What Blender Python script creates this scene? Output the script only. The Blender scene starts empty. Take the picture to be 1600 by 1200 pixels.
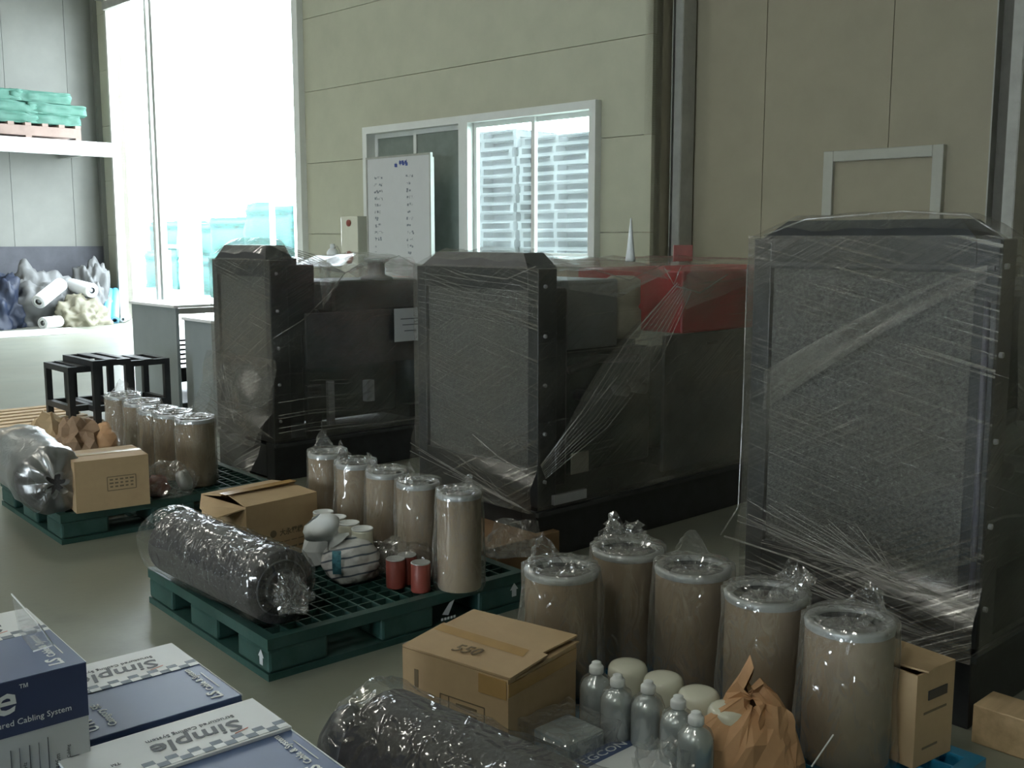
import bpy, bmesh, math, random
from mathutils import Vector, Matrix, noise
S = bpy.context.scene
COL = S.collection
PI = math.pi
random.seed(4)

# ------------------------------------------------------------------ camera
CAM_H = 1.5
FOC = 1650.0
PITCH = math.atan(227 / FOC)
cam_data = bpy.data.cameras.new('camera')
cam_data.sensor_width = 36
cam_data.lens = 36 * FOC / 1600
cam_data.clip_end = 300
cam = bpy.data.objects.new('camera', cam_data)
cam.location = (0, 0, CAM_H)
cam.rotation_euler = (PI / 2 - PITCH, 0, 0)
COL.objects.link(cam)
S.camera = cam

# ------------------------------------------------------------------ world, added fill lamps, exposure
w = bpy.data.worlds.new('overcast_sky')
S.world = w
w.use_nodes = True
bg = w.node_tree.nodes['Background']
bg.inputs[0].default_value = (0.82, 0.93, 1.0, 1)
bg.inputs[1].default_value = 17.0
S.view_settings.view_transform = 'Standard'
S.view_settings.look = 'None'
S.view_settings.exposure = 0.25
S.view_settings.gamma = 1
S.view_settings.use_curve_mapping = False
S.cycles.transparent_max_bounces = 32
S.cycles.max_bounces = 8
S.cycles.caustics_reflective = False
S.cycles.caustics_refractive = False
S.cycles.sample_clamp_indirect = 4

RC = math.sqrt(0.5)


def R(u, v, z=0.0):
    """room axes: u runs right and away, v runs left and away"""
    return Vector(((u - v) * RC, (u + v) * RC, z))


def lamp(name, loc, size, power, color=(1, 1, 1), rot=(0, 0, 0), size_y=None):
    d = bpy.data.lights.new(name, 'AREA')
    d.energy = power
    d.color = color
    d.size = size
    if size_y:
        d.shape = 'RECTANGLE'
        d.size_y = size_y
    o = bpy.data.objects.new(name, d)
    o.location = loc
    o.rotation_euler = rot
    COL.objects.link(o)
    return o


FILL_P = 95
for lu, lv in ((-4, 0), (-3, 6), (-3, 13), (2, 11), (3, 17)):  # unseen area lights added under the ceiling as overhead fill
    lamp('overhead_fill_light', R(lu, lv, 6.9), 1.1, FILL_P, (1.0, 0.97, 0.86))

# ------------------------------------------------------------------ projection helpers (pixel -> real ground position)


def ray(px, py):
    x = (px - 800) / FOC
    z = -(py - 600) / FOC
    return Vector((x, math.cos(PITCH) + z * math.sin(PITCH), -math.sin(PITCH) + z * math.cos(PITCH)))


def G(px, py, z=0.0):
    r = ray(px, py)
    t = (z - CAM_H) / r.z
    return Vector((r.x * t, r.y * t, z))


def WU(px, py, u):
    """point of the plane u = const seen at a pixel -> (v, z)"""
    r = ray(px, py)
    t = u / ((r.x + r.y) * RC)
    return ((-r.x + r.y) * RC * t, CAM_H + r.z * t)


def WV(px, py, v):
    r = ray(px, py)
    t = v / ((-r.x + r.y) * RC)
    return ((r.x + r.y) * RC * t, CAM_H + r.z * t)


def hdir(px):
    r = ray(px, 373)
    return Vector((r.x, r.y, 0)).normalized()


# ------------------------------------------------------------------ materials
MATS = {}


def nodes(name):
    m = bpy.data.materials.new(name)
    m.use_nodes = True
    nt = m.node_tree
    nt.nodes.clear()
    out = nt.nodes.new('ShaderNodeOutputMaterial')
    return m, nt, out


def N(nt, kind, **kw):
    n = nt.nodes.new(kind)
    for k, v in kw.items():
        if k.startswith('i_'):
            n.inputs[k[2:].replace('_', ' ')].default_value = v
        else:
            setattr(n, k, v)
    return n


def coords(nt, which='Object', scale=(1, 1, 1), rot=(0, 0, 0)):
    tc = nt.nodes.new('ShaderNodeTexCoord')
    mp = nt.nodes.new('ShaderNodeMapping')
    mp.inputs['Scale'].default_value = scale
    mp.inputs['Rotation'].default_value = rot
    nt.links.new(tc.outputs[which], mp.inputs['Vector'])
    return mp.outputs[0]


def mat(name, col, rough=0.6, metal=0.0, var=0.12, scale=6.0, bump=0.0, bscale=60.0, dirt=None, dscale=2.0, stretch=(1, 1, 1), spec=0.5, transl=0.0):
    if name in MATS:
        return MATS[name]
    m, nt, out = nodes(name)
    L = nt.links.new
    b = N(nt, 'ShaderNodeBsdfPrincipled')
    b.inputs['Roughness'].default_value = rough
    b.inputs['Metallic'].default_value = metal
    b.inputs['Specular IOR Level'].default_value = spec
    v = coords(nt, 'Object', stretch)
    n1 = N(nt, 'ShaderNodeTexNoise', i_Scale=scale, i_Detail=5.0, i_Roughness=0.6)
    L(v, n1.inputs['Vector'])
    r = N(nt, 'ShaderNodeValToRGB')
    a = Vector(col[:3])
    lo = a * (1 - var)
    hi = a * (1 + var)
    r.color_ramp.elements[0].position = 0.3
    r.color_ramp.elements[1].position = 0.7
    r.color_ramp.elements[0].color = (*lo, 1)
    r.color_ramp.elements[1].color = (*[min(1, c) for c in hi], 1)
    L(n1.outputs['Fac'], r.inputs[0])
    colo = r.outputs[0]
    if dirt:
        n2 = N(nt, 'ShaderNodeTexNoise', i_Scale=dscale, i_Detail=8.0, i_Roughness=0.7)
        L(v, n2.inputs['Vector'])
        rr = N(nt, 'ShaderNodeValToRGB')
        rr.color_ramp.elements[0].position = 0.45
        rr.color_ramp.elements[1].position = 0.72
        L(n2.outputs['Fac'], rr.inputs[0])
        mx = N(nt, 'ShaderNodeMixRGB')
        mx.inputs['Color2'].default_value = (*dirt, 1)
        L(rr.outputs[0], mx.inputs['Fac'])
        L(colo, mx.inputs['Color1'])
        colo = mx.outputs[0]
    L(colo, b.inputs['Base Color'])
    if bump:
        n3 = N(nt, 'ShaderNodeTexNoise', i_Scale=bscale, i_Detail=3.0)
        L(v, n3.inputs['Vector'])
        bp = N(nt, 'ShaderNodeBump', i_Strength=bump, i_Distance=0.01)
        L(n3.outputs['Fac'], bp.inputs['Height'])
        L(bp.outputs[0], b.inputs['Normal'])
    sh = b.outputs[0]
    if transl:
        tr = N(nt, 'ShaderNodeBsdfTranslucent')
        L(colo, tr.inputs['Color'])
        ms = N(nt, 'ShaderNodeMixShader', i_Fac=transl)
        L(sh, ms.inputs[1])
        L(tr.outputs[0], ms.inputs[2])
        sh = ms.outputs[0]
    L(sh, out.inputs[0])
    MATS[name] = m
    return m


def film(name, base=0.15, streak=0.5, ang=-0.2, ang2=0.6, white=(0.75, 0.78, 0.76), sx=1.0, sy=45.0, uv=True, wrinkle=0.0, rough=0.22, thr=0.52, fres=0.5, bump=0.6, spec=0.05):
    """clear plastic film: see-through with stretched streaks or crumple wrinkles"""
    if name in MATS:
        return MATS[name]
    m, nt, out = nodes(name)
    L = nt.links.new
    src = 'UV' if uv else 'Object'
    facs = []

    def rampf(o, a, b, k):
        mr = N(nt, 'ShaderNodeMapRange', i_From_Min=a, i_From_Max=b, i_To_Min=0.0, i_To_Max=k)
        L(o, mr.inputs['Value'])
        return mr.outputs[0]
    if streak:
        for an, k, s2 in ((ang, streak, sy), (ang2, streak * 0.55, sy * 0.6)):
            n = N(nt, 'ShaderNodeTexNoise', i_Scale=1.0, i_Detail=4.0, i_Roughness=0.65)
            tc = nt.nodes.new('ShaderNodeTexCoord')
            m1 = N(nt, 'ShaderNodeMapping')
            m1.inputs['Rotation'].default_value = (0, 0, -an)
            m2 = N(nt, 'ShaderNodeMapping')
            m2.inputs['Scale'].default_value = (sx, s2, sx)
            L(tc.outputs[src], m1.inputs['Vector'])
            L(m1.outputs[0], m2.inputs['Vector'])
            L(m2.outputs[0], n.inputs['Vector'])
            big = N(nt, 'ShaderNodeTexNoise', i_Scale=2.3 if an == ang else 1.7, i_Detail=2.0)
            L(m1.outputs[0], big.inputs['Vector'])
            a1 = rampf(n.outputs['Fac'], thr, 0.78, k)
            a2 = rampf(big.outputs['Fac'], 0.38, 0.62, 1.0)
            mu = N(nt, 'ShaderNodeMath', operation='MULTIPLY')
            L(a1, mu.inputs[0])
            L(a2, mu.inputs[1])
            facs.append(mu.outputs[0])
            hgt = n.outputs['Fac']
    if wrinkle:
        n = N(nt, 'ShaderNodeTexNoise', i_Scale=22.0, i_Detail=4.0, i_Roughness=0.6, i_Distortion=1.2)
        n.noise_type = 'RIDGED_MULTIFRACTAL'
        L(coords(nt, src, (1, 1, 0.45)), n.inputs['Vector'])
        facs.append(rampf(n.outputs['Fac'], 0.75, 1.5, wrinkle))
        hgt = n.outputs['Fac']
    acc = None
    for f in facs:
        if acc is None:
            acc = f
        else:
            ad = N(nt, 'ShaderNodeMath', operation='ADD')
            L(acc, ad.inputs[0])
            L(f, ad.inputs[1])
            acc = ad.outputs[0]
    ad = N(nt, 'ShaderNodeMath', operation='ADD')
    ad.use_clamp = True
    L(acc, ad.inputs[0])
    vb_ = N(nt, 'ShaderNodeTexNoise', i_Scale=1.6, i_Detail=1.0)
    L(coords(nt, src, (1, 1.3, 1), (0, 0, 0.6)), vb_.inputs['Vector'])
    vm_ = rampf(vb_.outputs['Fac'], 0.40, 0.60, base * 1.1)
    va_ = N(nt, 'ShaderNodeMath', operation='ADD')
    L(vm_, va_.inputs[0])
    va_.inputs[1].default_value = base * 0.35
    L(va_.outputs[0], ad.inputs[1])
    lw = N(nt, 'ShaderNodeLayerWeight', i_Blend=0.25)
    f2 = N(nt, 'ShaderNodeMath', operation='MULTIPLY')
    L(lw.outputs['Facing'], f2.inputs[0])
    f2.inputs[1].default_value = fres
    ad2 = N(nt, 'ShaderNodeMath', operation='ADD')
    ad2.use_clamp = True
    L(ad.outputs[0], ad2.inputs[0])
    L(f2.outputs[0], ad2.inputs[1])
    bp = N(nt, 'ShaderNodeBump', i_Strength=bump, i_Distance=0.01)
    L(hgt, bp.inputs['Height'])
    df = N(nt, 'ShaderNodeBsdfDiffuse')
    df.inputs['Color'].default_value = (*white, 1)
    tl = N(nt, 'ShaderNodeBsdfTranslucent')
    tl.inputs['Color'].default_value = (*white, 1)
    gl = N(nt, 'ShaderNodeBsdfGlossy', i_Roughness=rough)
    for s in (df, tl, gl):
        L(bp.outputs[0], s.inputs['Normal'])
    ma = N(nt, 'ShaderNodeMixShader', i_Fac=0.5)
    L(df.outputs[0], ma.inputs[1])
    L(tl.outputs[0], ma.inputs[2])
    mb = N(nt, 'ShaderNodeMixShader', i_Fac=0.45)
    L(ma.outputs[0], mb.inputs[1])
    L(gl.outputs[0], mb.inputs[2])
    tp = N(nt, 'ShaderNodeBsdfTransparent')
    mc = N(nt, 'ShaderNodeMixShader')
    L(ad2.outputs[0], mc.inputs['Fac'])
    L(tp.outputs[0], mc.inputs[1])
    L(mb.outputs[0], mc.inputs[2])
    sp_ = N(nt, 'ShaderNodeMath', operation='MULTIPLY_ADD')
    L(lw.outputs['Facing'], sp_.inputs[0])
    sp_.inputs[1].default_value = spec * 1.5
    sp_.inputs[2].default_value = spec
    md_ = N(nt, 'ShaderNodeMixShader')
    L(sp_.outputs[0], md_.inputs['Fac'])
    L(mc.outputs[0], md_.inputs[1])
    L(gl.outputs[0], md_.inputs[2])
    L(md_.outputs[0], out.inputs[0])
    MATS[name] = m
    return m


def glass(name='window_glass', tint=(0.9, 0.97, 0.95), haze=0.025):
    if name in MATS:
        return MATS[name]
    m, nt, out = nodes(name)
    L = nt.links.new
    tp = N(nt, 'ShaderNodeBsdfTransparent')
    tp.inputs[0].default_value = (*tint, 1)
    gl = N(nt, 'ShaderNodeBsdfGlossy', i_Roughness=0.05)
    df = N(nt, 'ShaderNodeBsdfTranslucent')
    df.inputs[0].default_value = (0.8, 0.85, 0.85, 1)
    n = N(nt, 'ShaderNodeTexNoise', i_Scale=3.0, i_Detail=3.0)
    L(coords(nt), n.inputs['Vector'])
    mr = N(nt, 'ShaderNodeMapRange', i_From_Min=0.3, i_From_Max=0.8, i_To_Min=haze * 0.6, i_To_Max=haze * 1.4)
    L(n.outputs['Fac'], mr.inputs['Value'])
    a = N(nt, 'ShaderNodeMixShader')
    L(mr.outputs[0], a.inputs[0])
    L(tp.outputs[0], a.inputs[1])
    L(df.outputs[0], a.inputs[2])
    b = N(nt, 'ShaderNodeMixShader')
    lw = N(nt, 'ShaderNodeLayerWeight', i_Blend=0.3)
    fm = N(nt, 'ShaderNodeMath', operation='MULTIPLY')
    L(lw.outputs['Facing'], fm.inputs[0])
    fm.inputs[1].default_value = 0.2
    L(fm.outputs[0], b.inputs[0])
    L(a.outputs[0], b.inputs[1])
    L(gl.outputs[0], b.inputs[2])
    L(b.outputs[0], out.inputs[0])
    MATS[name] = m
    return m


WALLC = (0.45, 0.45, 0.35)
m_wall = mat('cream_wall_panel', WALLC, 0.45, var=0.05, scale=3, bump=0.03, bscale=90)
m_wallseam = mat('wall_backing', (0.34, 0.33, 0.26), 0.8)
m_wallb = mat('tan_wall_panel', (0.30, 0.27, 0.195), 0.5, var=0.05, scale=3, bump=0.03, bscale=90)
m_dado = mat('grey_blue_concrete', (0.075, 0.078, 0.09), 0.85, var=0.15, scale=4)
m_floor = mat('green_grey_floor', (0.235, 0.25, 0.205), 0.33, var=0.22, scale=2.2, bump=0.05, bscale=30, dirt=(0.19, 0.185, 0.14), dscale=1.1)
m_out = mat('outdoor_concrete', (0.62, 0.62, 0.6), 0.9, scale=1.0)
m_ceil = mat('ceiling_sheet', (0.5, 0.5, 0.45), 0.7)
m_white = mat('white_painted_frame', (0.72, 0.74, 0.72), 0.4, var=0.03)
m_frame = mat('grey_door_frame', (0.40, 0.40, 0.35), 0.45, var=0.05)
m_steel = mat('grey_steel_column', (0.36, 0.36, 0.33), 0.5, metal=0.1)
m_dark = mat('black_paint', (0.022, 0.025, 0.028), 0.42, var=0.3, scale=12)
m_dark2 = mat('charcoal_paint', (0.05, 0.055, 0.058), 0.5, var=0.3, scale=9)
m_grey = mat('grey_cabinet_paint', (0.30, 0.34, 0.35), 0.35, metal=0.2, var=0.05)
m_kraft = mat('kraft_cardboard', (0.46, 0.33, 0.19), 0.8, var=0.08, scale=5, bump=0.05, bscale=40, dirt=(0.38, 0.26, 0.15), dscale=1.4)
m_kraft2 = mat('kraft_paper_roll', (0.31, 0.24, 0.165), 0.75, var=0.16, scale=7, bump=0.1, bscale=20, stretch=(1, 1, 0.5))
m_tape = mat('brown_packing_tape', (0.42, 0.26, 0.10), 0.25, var=0.1, scale=8)
m_paper = mat('brown_kraft_paper', (0.50, 0.29, 0.15), 0.7, var=0.1, scale=10, bump=0.15, bscale=25)
m_green = mat('green_pallet_plastic', (0.016, 0.058, 0.05), 0.45, var=0.25, scale=6, dirt=(0.04, 0.085, 0.078), dscale=5)
m_blue = mat('blue_pallet_plastic', (0.02, 0.20, 0.36), 0.4, var=0.2)
m_wood = mat('pine_wood', (0.55, 0.40, 0.24), 0.75, var=0.18, scale=8, stretch=(0.3, 3, 3))
m_wood2 = mat('pale_pallet_wood', (0.62, 0.50, 0.38), 0.8, var=0.15, scale=8, stretch=(0.3, 3, 3))
m_ring = mat('grey_end_cap', (0.42, 0.44, 0.44), 0.35, metal=0.3, var=0.08)
m_cream = mat('cream_enamel', (0.66, 0.66, 0.56), 0.18, var=0.03)
m_silver = mat('silver_bottle', (0.50, 0.56, 0.58), 0.28, metal=0.35, var=0.1, scale=14)
m_wht = mat('white_card', (0.72, 0.76, 0.78), 0.5, var=0.03)
m_ltgrey = mat('light_grey_card', (0.50, 0.53, 0.56), 0.5, var=0.03)
m_bluebox = mat('blue_print', (0.075, 0.115, 0.235), 0.42, var=0.06)
m_navy = mat('navy_print', (0.035, 0.05, 0.12), 0.42, var=0.06)
m_ink = mat('grey_ink', (0.10, 0.11, 0.13), 0.6)
m_redink = mat('red_ink', (0.6, 0.12, 0.08), 0.6)
m_boxink = mat('brown_stamp_ink', (0.17, 0.13, 0.08), 0.8)
m_red = mat('red_enamel', (0.42, 0.02, 0.025), 0.4, var=0.1)
m_redcan = mat('red_tin', (0.24, 0.055, 0.04), 0.45, var=0.25)
m_pink = mat('pink_paper', (0.75, 0.42, 0.42), 0.7, transl=0.3)
m_roll = mat('dark_foam_roll', (0.045, 0.043, 0.045), 0.75, var=0.35, scale=30, bump=0.4, bscale=80)
m_tarp = mat('navy_tarp', (0.007, 0.014, 0.035), 0.6, var=0.3, scale=4, bump=0.3, bscale=8)
m_turq = mat('turquoise_net_bale', (0.004, 0.066, 0.052), 0.7, var=0.6, scale=4, stretch=(1, 1, 6), bump=0.6, bscale=10, dirt=(0.003, 0.028, 0.042), dscale=2)
m_gsack = mat('green_woven_sack', (0.045, 0.15, 0.11), 0.6, var=0.2, scale=5, bump=0.3, bscale=12)
m_ppile = mat('milky_plastic_sheet', (0.21, 0.215, 0.215), 0.4, var=0.1, scale=3, bump=0.3, bscale=8, transl=0.35)
m_pyel = mat('yellowed_plastic_sheet', (0.24, 0.225, 0.16), 0.45, var=0.12, scale=3, bump=0.3, bscale=8, transl=0.3)
m_tube = mat('white_plastic_roll', (0.85, 0.87, 0.88), 0.35, var=0.03)
m_btube = mat('light_blue_tube', (0.12, 0.42, 0.62), 0.4, var=0.1)
m_core = mat('radiator_core_mesh', (0.085, 0.088, 0.082), 0.55, var=0.5, scale=90, bump=0.5, bscale=160)
m_engine = mat('dark_engine_paint', (0.03, 0.045, 0.045), 0.45, var=0.4, scale=6)
m_greybox = mat('grey_unit_paint', (0.17, 0.19, 0.20), 0.5, var=0.1)
m_tan = mat('tan_canister', (0.32, 0.29, 0.22), 0.5)
m_gpart = mat('pale_grey_casting', (0.34, 0.35, 0.36), 0.5)
m_bluepost = mat('violet_grey_hose', (0.08, 0.08, 0.105), 0.4)

f_front = film('stretch_film_grey', base=0.22, streak=2.0, ang=-0.22, ang2=0.5, sy=95, white=(0.25, 0.24, 0.205), thr=0.53, spec=0.015)
f_side = film('stretch_film_clear', base=0.24, streak=0.9, ang=0.04, ang2=0.6, sy=60, white=(0.36, 0.365, 0.33), thr=0.54, spec=0.03)
f_top = film('stretch_film_top', base=0.12, streak=0.5, ang=0.5, ang2=-0.6, sy=26, white=(0.5, 0.53, 0.5), fres=0.16, bump=1.0, rough=0.15)
f_fold = film('stretch_film_fold', base=0.35, streak=0.5, ang=0.0, ang2=0.1, sy=60, white=(0.8, 0.82, 0.78), fres=0.3)
f_bag = film('clear_bag', base=0.17, streak=0, uv=False, wrinkle=0.55, white=(0.62, 0.64, 0.61), rough=0.12, fres=0.6, bump=1.5, spec=0.06)
f_bagtop = film('crumpled_clear_bag', base=0.16, streak=0, uv=False, wrinkle=1.3, white=(0.8, 0.83, 0.83), rough=0.1, fres=0.3, bump=2.0)
f_roll = film('roll_bag', base=0.05, streak=0, uv=False, wrinkle=0.35, white=(0.5, 0.53, 0.55), rough=0.12, fres=0.22, bump=1.3, spec=0.075)
f_rollm = film('milky_roll_bag', base=0.62, streak=0, uv=False, wrinkle=0.3, white=(0.45, 0.49, 0.49), rough=0.3, fres=0.2, bump=0.5, spec=0.015)
f_clear = film('clear_plastic_plate', base=0.16, streak=0, uv=False, wrinkle=0.1, white=(0.8, 0.85, 0.87), rough=0.1, fres=0.3, bump=0.1)


# ------------------------------------------------------------------ mesh builder
class MB:
    def __init__(s):
        s.bm = bmesh.new()
        s.uv = s.bm.loops.layers.uv.new('UVMap')

    def box(s, c, d, rz=0.0, M=None, bev=0.0):
        T = M if M is not None else Matrix.Translation(Vector(c)) @ Matrix.Rotation(rz, 4, 'Z')
        if M is not None:
            T = M @ Matrix.Translation(Vector(c))
        r = bmesh.ops.create_cube(s.bm, size=1.0, matrix=T @ Matrix.Diagonal((d[0], d[1], d[2], 1)))
        if bev:
            es = list({e for v in r['verts'] for e in v.link_edges})
            bmesh.ops.bevel(s.bm, geom=es, offset=bev, segments=2, affect='EDGES', profile=0.5)
        return s

    def span(s, a, b, w_, h_):
        """bar between two points"""
        a, b = Vector(a), Vector(b)
        d = b - a
        q = d.to_track_quat('X', 'Z').to_matrix().to_4x4()
        T = Matrix.Translation((a + b) / 2) @ q
        bmesh.ops.create_cube(s.bm, size=1.0, matrix=T @ Matrix.Diagonal((d.length, w_, h_, 1)))
        return s

    def lathe(s, prof, seg=24, M=None, jit=None, cap=True):
        M = M or Matrix.Identity(4)
        rings = []
        for i, (r, z) in enumerate(prof):
            ring = []
            for k in range(seg):
                a = 2 * PI * k / seg
                rr, dx, dy, dz = r, 0, 0, 0
                if jit:
                    rr, dx, dy, dz = jit(i, k, a, r, z)
                ring.append(s.bm.verts.new(M @ Vector((math.cos(a) * rr + dx, math.sin(a) * rr + dy, z + dz))))
            rings.append(ring)
        for i in range(len(rings) - 1):
            for k in range(seg):
                k2 = (k + 1) % seg
                s.bm.faces.new((rings[i][k], rings[i][k2], rings[i + 1][k2], rings[i + 1][k]))
        if cap:
            for ring, fl in ((rings[0], True), (rings[-1], False)):
                s.bm.faces.new(ring[::-1] if fl else ring)
        return s

    def tube(s, pts, r, seg=6, r2=None):
        pts = [Vector(p) for p in pts]
        rings = []
        for i, p in enumerate(pts):
            d = (pts[min(i + 1, len(pts) - 1)] - pts[max(i - 1, 0)]).normalized()
            a = d.cross(Vector((0, 0, 1)))
            if a.length < 1e-3:
                a = Vector((1, 0, 0))
            a.normalize()
            b = d.cross(a)
            rr = r if r2 is None else r + (r2 - r) * i / (len(pts) - 1)
            rings.append([s.bm.verts.new(p + (a * math.cos(2 * PI * k / seg) + b * math.sin(2 * PI * k / seg)) * rr) for k in range(seg)])
        for i in range(len(rings) - 1):
            for k in range(seg):
                k2 = (k + 1) % seg
                s.bm.faces.new((rings[i][k], rings[i][k2], rings[i + 1][k2], rings[i + 1][k]))
        s.bm.faces.new(rings[0][::-1])
        s.bm.faces.new(rings[-1])
        return s

    def patch(s, fn, nu, nv, lu=1.0, lv=1.0):
        g = [[s.bm.verts.new(fn(i / nu, j / nv)) for j in range(nv + 1)] for i in range(nu + 1)]
        for i in range(nu):
            for j in range(nv):
                f = s.bm.faces.new((g[i][j], g[i + 1][j], g[i + 1][j + 1], g[i][j + 1]))
                for lp, (a, b) in zip(f.loops, ((i, j), (i + 1, j), (i + 1, j + 1), (i, j + 1))):
                    lp[s.uv].uv = (a / nu * lu, b / nv * lv)
        return s

    def blob(s, c, rad, amp=0.15, freq=3.0, seed=0, flat=0.35, sub=4, ridged=False, rz=0, sq=1.0, layers=0.0):
        r = bmesh.ops.create_icosphere(s.bm, subdivisions=sub, radius=1.0)
        o = Vector((seed * 7.3, seed * 3.1, seed * 1.7))
        rot = Matrix.Rotation(rz, 3, 'Z')
        for v in r['verts']:
            p = v.co.copy()
            if sq != 1.0:
                k_ = max(abs(p.x), abs(p.y), abs(p.z))
                p = Vector([math.copysign(min(1.0, abs(c_) / k_ * 1.02) ** (1 / sq) if abs(c_) > 1e-6 else 0.0, c_) for c_ in p]) * 0.92
            if layers:
                lz = 1 - 0.05 * abs(math.sin(p.z * layers)) ** 8 * 3
                p.x *= lz
                p.y *= lz
            n = noise.fractal(p * freq + o, 0.8, 2.0, 4) if not ridged else noise.ridged_multi_fractal(p * freq + o, 0.9, 2.0, 3, 0.8, 1.5) - 1.0
            p *= 1 + amp * n
            if p.z < -flat:
                p.z = -flat + (p.z + flat) * 0.12
            q = Vector((p.x * rad[0], p.y * rad[1], (p.z + flat) * rad[2]))
            v.co = rot @ q + Vector(c)
        return s

    def build(s, name, m, parent=None, smooth=False, label=None, kind=None, sol=0.0):
        bmesh.ops.recalc_face_normals(s.bm, faces=s.bm.faces)
        me = bpy.data.meshes.new(name)
        s.bm.to_mesh(me)
        s.bm.free()
        me.materials.append(m)
        if smooth:
            me.shade_smooth()
        o = bpy.data.objects.new(name, me)
        COL.objects.link(o)
        if parent:
            o.parent = parent
        if label:
            o['label'] = label
        if kind:
            o['kind'] = kind
        if sol:
            md = o.modifiers.new('thickness', 'SOLIDIFY')
            md.thickness = sol
        return o


def thing(name, label, cat, loc, rz=0.0, group=None):
    o = bpy.data.objects.new(name, None)
    o.empty_display_size = 0.1
    o.location = loc
    o.rotation_euler = (0, 0, rz)
    o['label'] = label
    o['category'] = cat
    if group:
        o['group'] = group
    COL.objects.link(o)
    return o


def tag(o, label, cat, group=None):
    o['label'] = label
    o['category'] = cat
    if group:
        o['group'] = group
    return o


def struct(name, loc=(0, 0, 0), rz=0.0):
    o = bpy.data.objects.new(name, None)
    o.location = loc
    o.rotation_euler = (0, 0, rz)
    o['kind'] = 'structure'
    COL.objects.link(o)
    return o


def dup(root, loc, rz=None, label=None):
    r = root.copy()
    COL.objects.link(r)
    r.location = loc
    if rz is not None:
        r.rotation_euler = (0, 0, rz)
    if label:
        r['label'] = label
    for ch in list(root.children):
        c = ch.copy()
        COL.objects.link(c)
        c.parent = r
        for g in list(ch.children):
            d = g.copy()
            COL.objects.link(d)
            d.parent = c
    return r


FONTS = {}


def text(body, size, m, parent, loc, xdir, updir, shear=0.0, bold=0.0, name='lettering', label=None, align='LEFT', squash=1.0, depth=0.0003):
    cu = bpy.data.curves.new('lettering_curve', 'FONT')
    cu.body = body
    cu.size = size
    cu.shear = shear
    cu.offset = bold
    cu.extrude = depth
    cu.align_x = align
    cu.resolution_u = 2
    t = bpy.data.objects.new('lettering_curve', cu)
    COL.objects.link(t)
    dg = bpy.context.evaluated_depsgraph_get()
    me = bpy.data.meshes.new_from_object(t.evaluated_get(dg))
    bpy.data.objects.remove(t)
    bpy.data.curves.remove(cu)
    me.materials.clear()
    me.materials.append(m)
    x = Vector(xdir).normalized()
    y = Vector(updir).normalized()
    z = x.cross(y)
    T = Matrix((x * squash, y, z)).transposed().to_4x4()
    T.translation = Vector(loc)
    me.transform(T)
    o = bpy.data.objects.new(name, me)
    COL.objects.link(o)
    o.parent = parent
    if label:
        o['label'] = label
    return o


def rzof(d):
    return math.atan2(d.y, d.x)


# axes shared by the machines and the pallets
MU = hdir(2600)
MV = Vector((-MU.y, MU.x, 0))
RZM = rzof(MU)
PU = hdir(2760)
RZP = rzof(PU)
RZW = PI / 4

# ================================================================== THE SETTING
fl = MB()
fl.box((0, 0, -0.05), (26, 30, 0.1))
o = fl.build('floor', m_floor)
o.location = R(-4.0, 6.0, 0) + Vector((0, 0, 0))
o.rotation_euler = (0, 0, RZW)
o['kind'] = 'structure'
UA = 8.87      # wall with the gate and the window
UB = 9.40      # wall set back behind it
VC = 19.8      # far left wall
VR = WU(1013, 500, UA)[0]
ZT = 8.0
# floor: u from -17 to 9, v from -9 to 21
o.location = R(-4.07, 6.0, 0)

grd = MB()
grd.box((0, 0, -0.06), (60, 90, 0.1))
o = grd.build('ground', m_out)
o.location = R(38.95, 10, 0)
o.rotation_euler = (0, 0, RZW)
o['kind'] = 'structure'
cl = MB()
cl.box((0, 0, 0), (26.6, 30, 0.15))
o = cl.build('ceiling', m_ceil)
o.location = R(-3.9, 6.0, ZT + 0.1)
o.rotation_euler = (0, 0, RZW)
o['kind'] = 'structure'

# gate opening and window extents measured along the wall
dv0 = WU(192, 400, UA)[0]     # left jamb (far)
dv1 = WU(474, 400, UA)[0]     # right jamb (near)
dz1 = 5.75
wv0, wz1 = WU(575, 200, UA)
wv1 = WU(940, 157, UA)[0]
wz1 = (wz1 + WU(940, 157, UA)[1]) / 2
wz0 = WU(922, 417, UA)[1]


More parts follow.
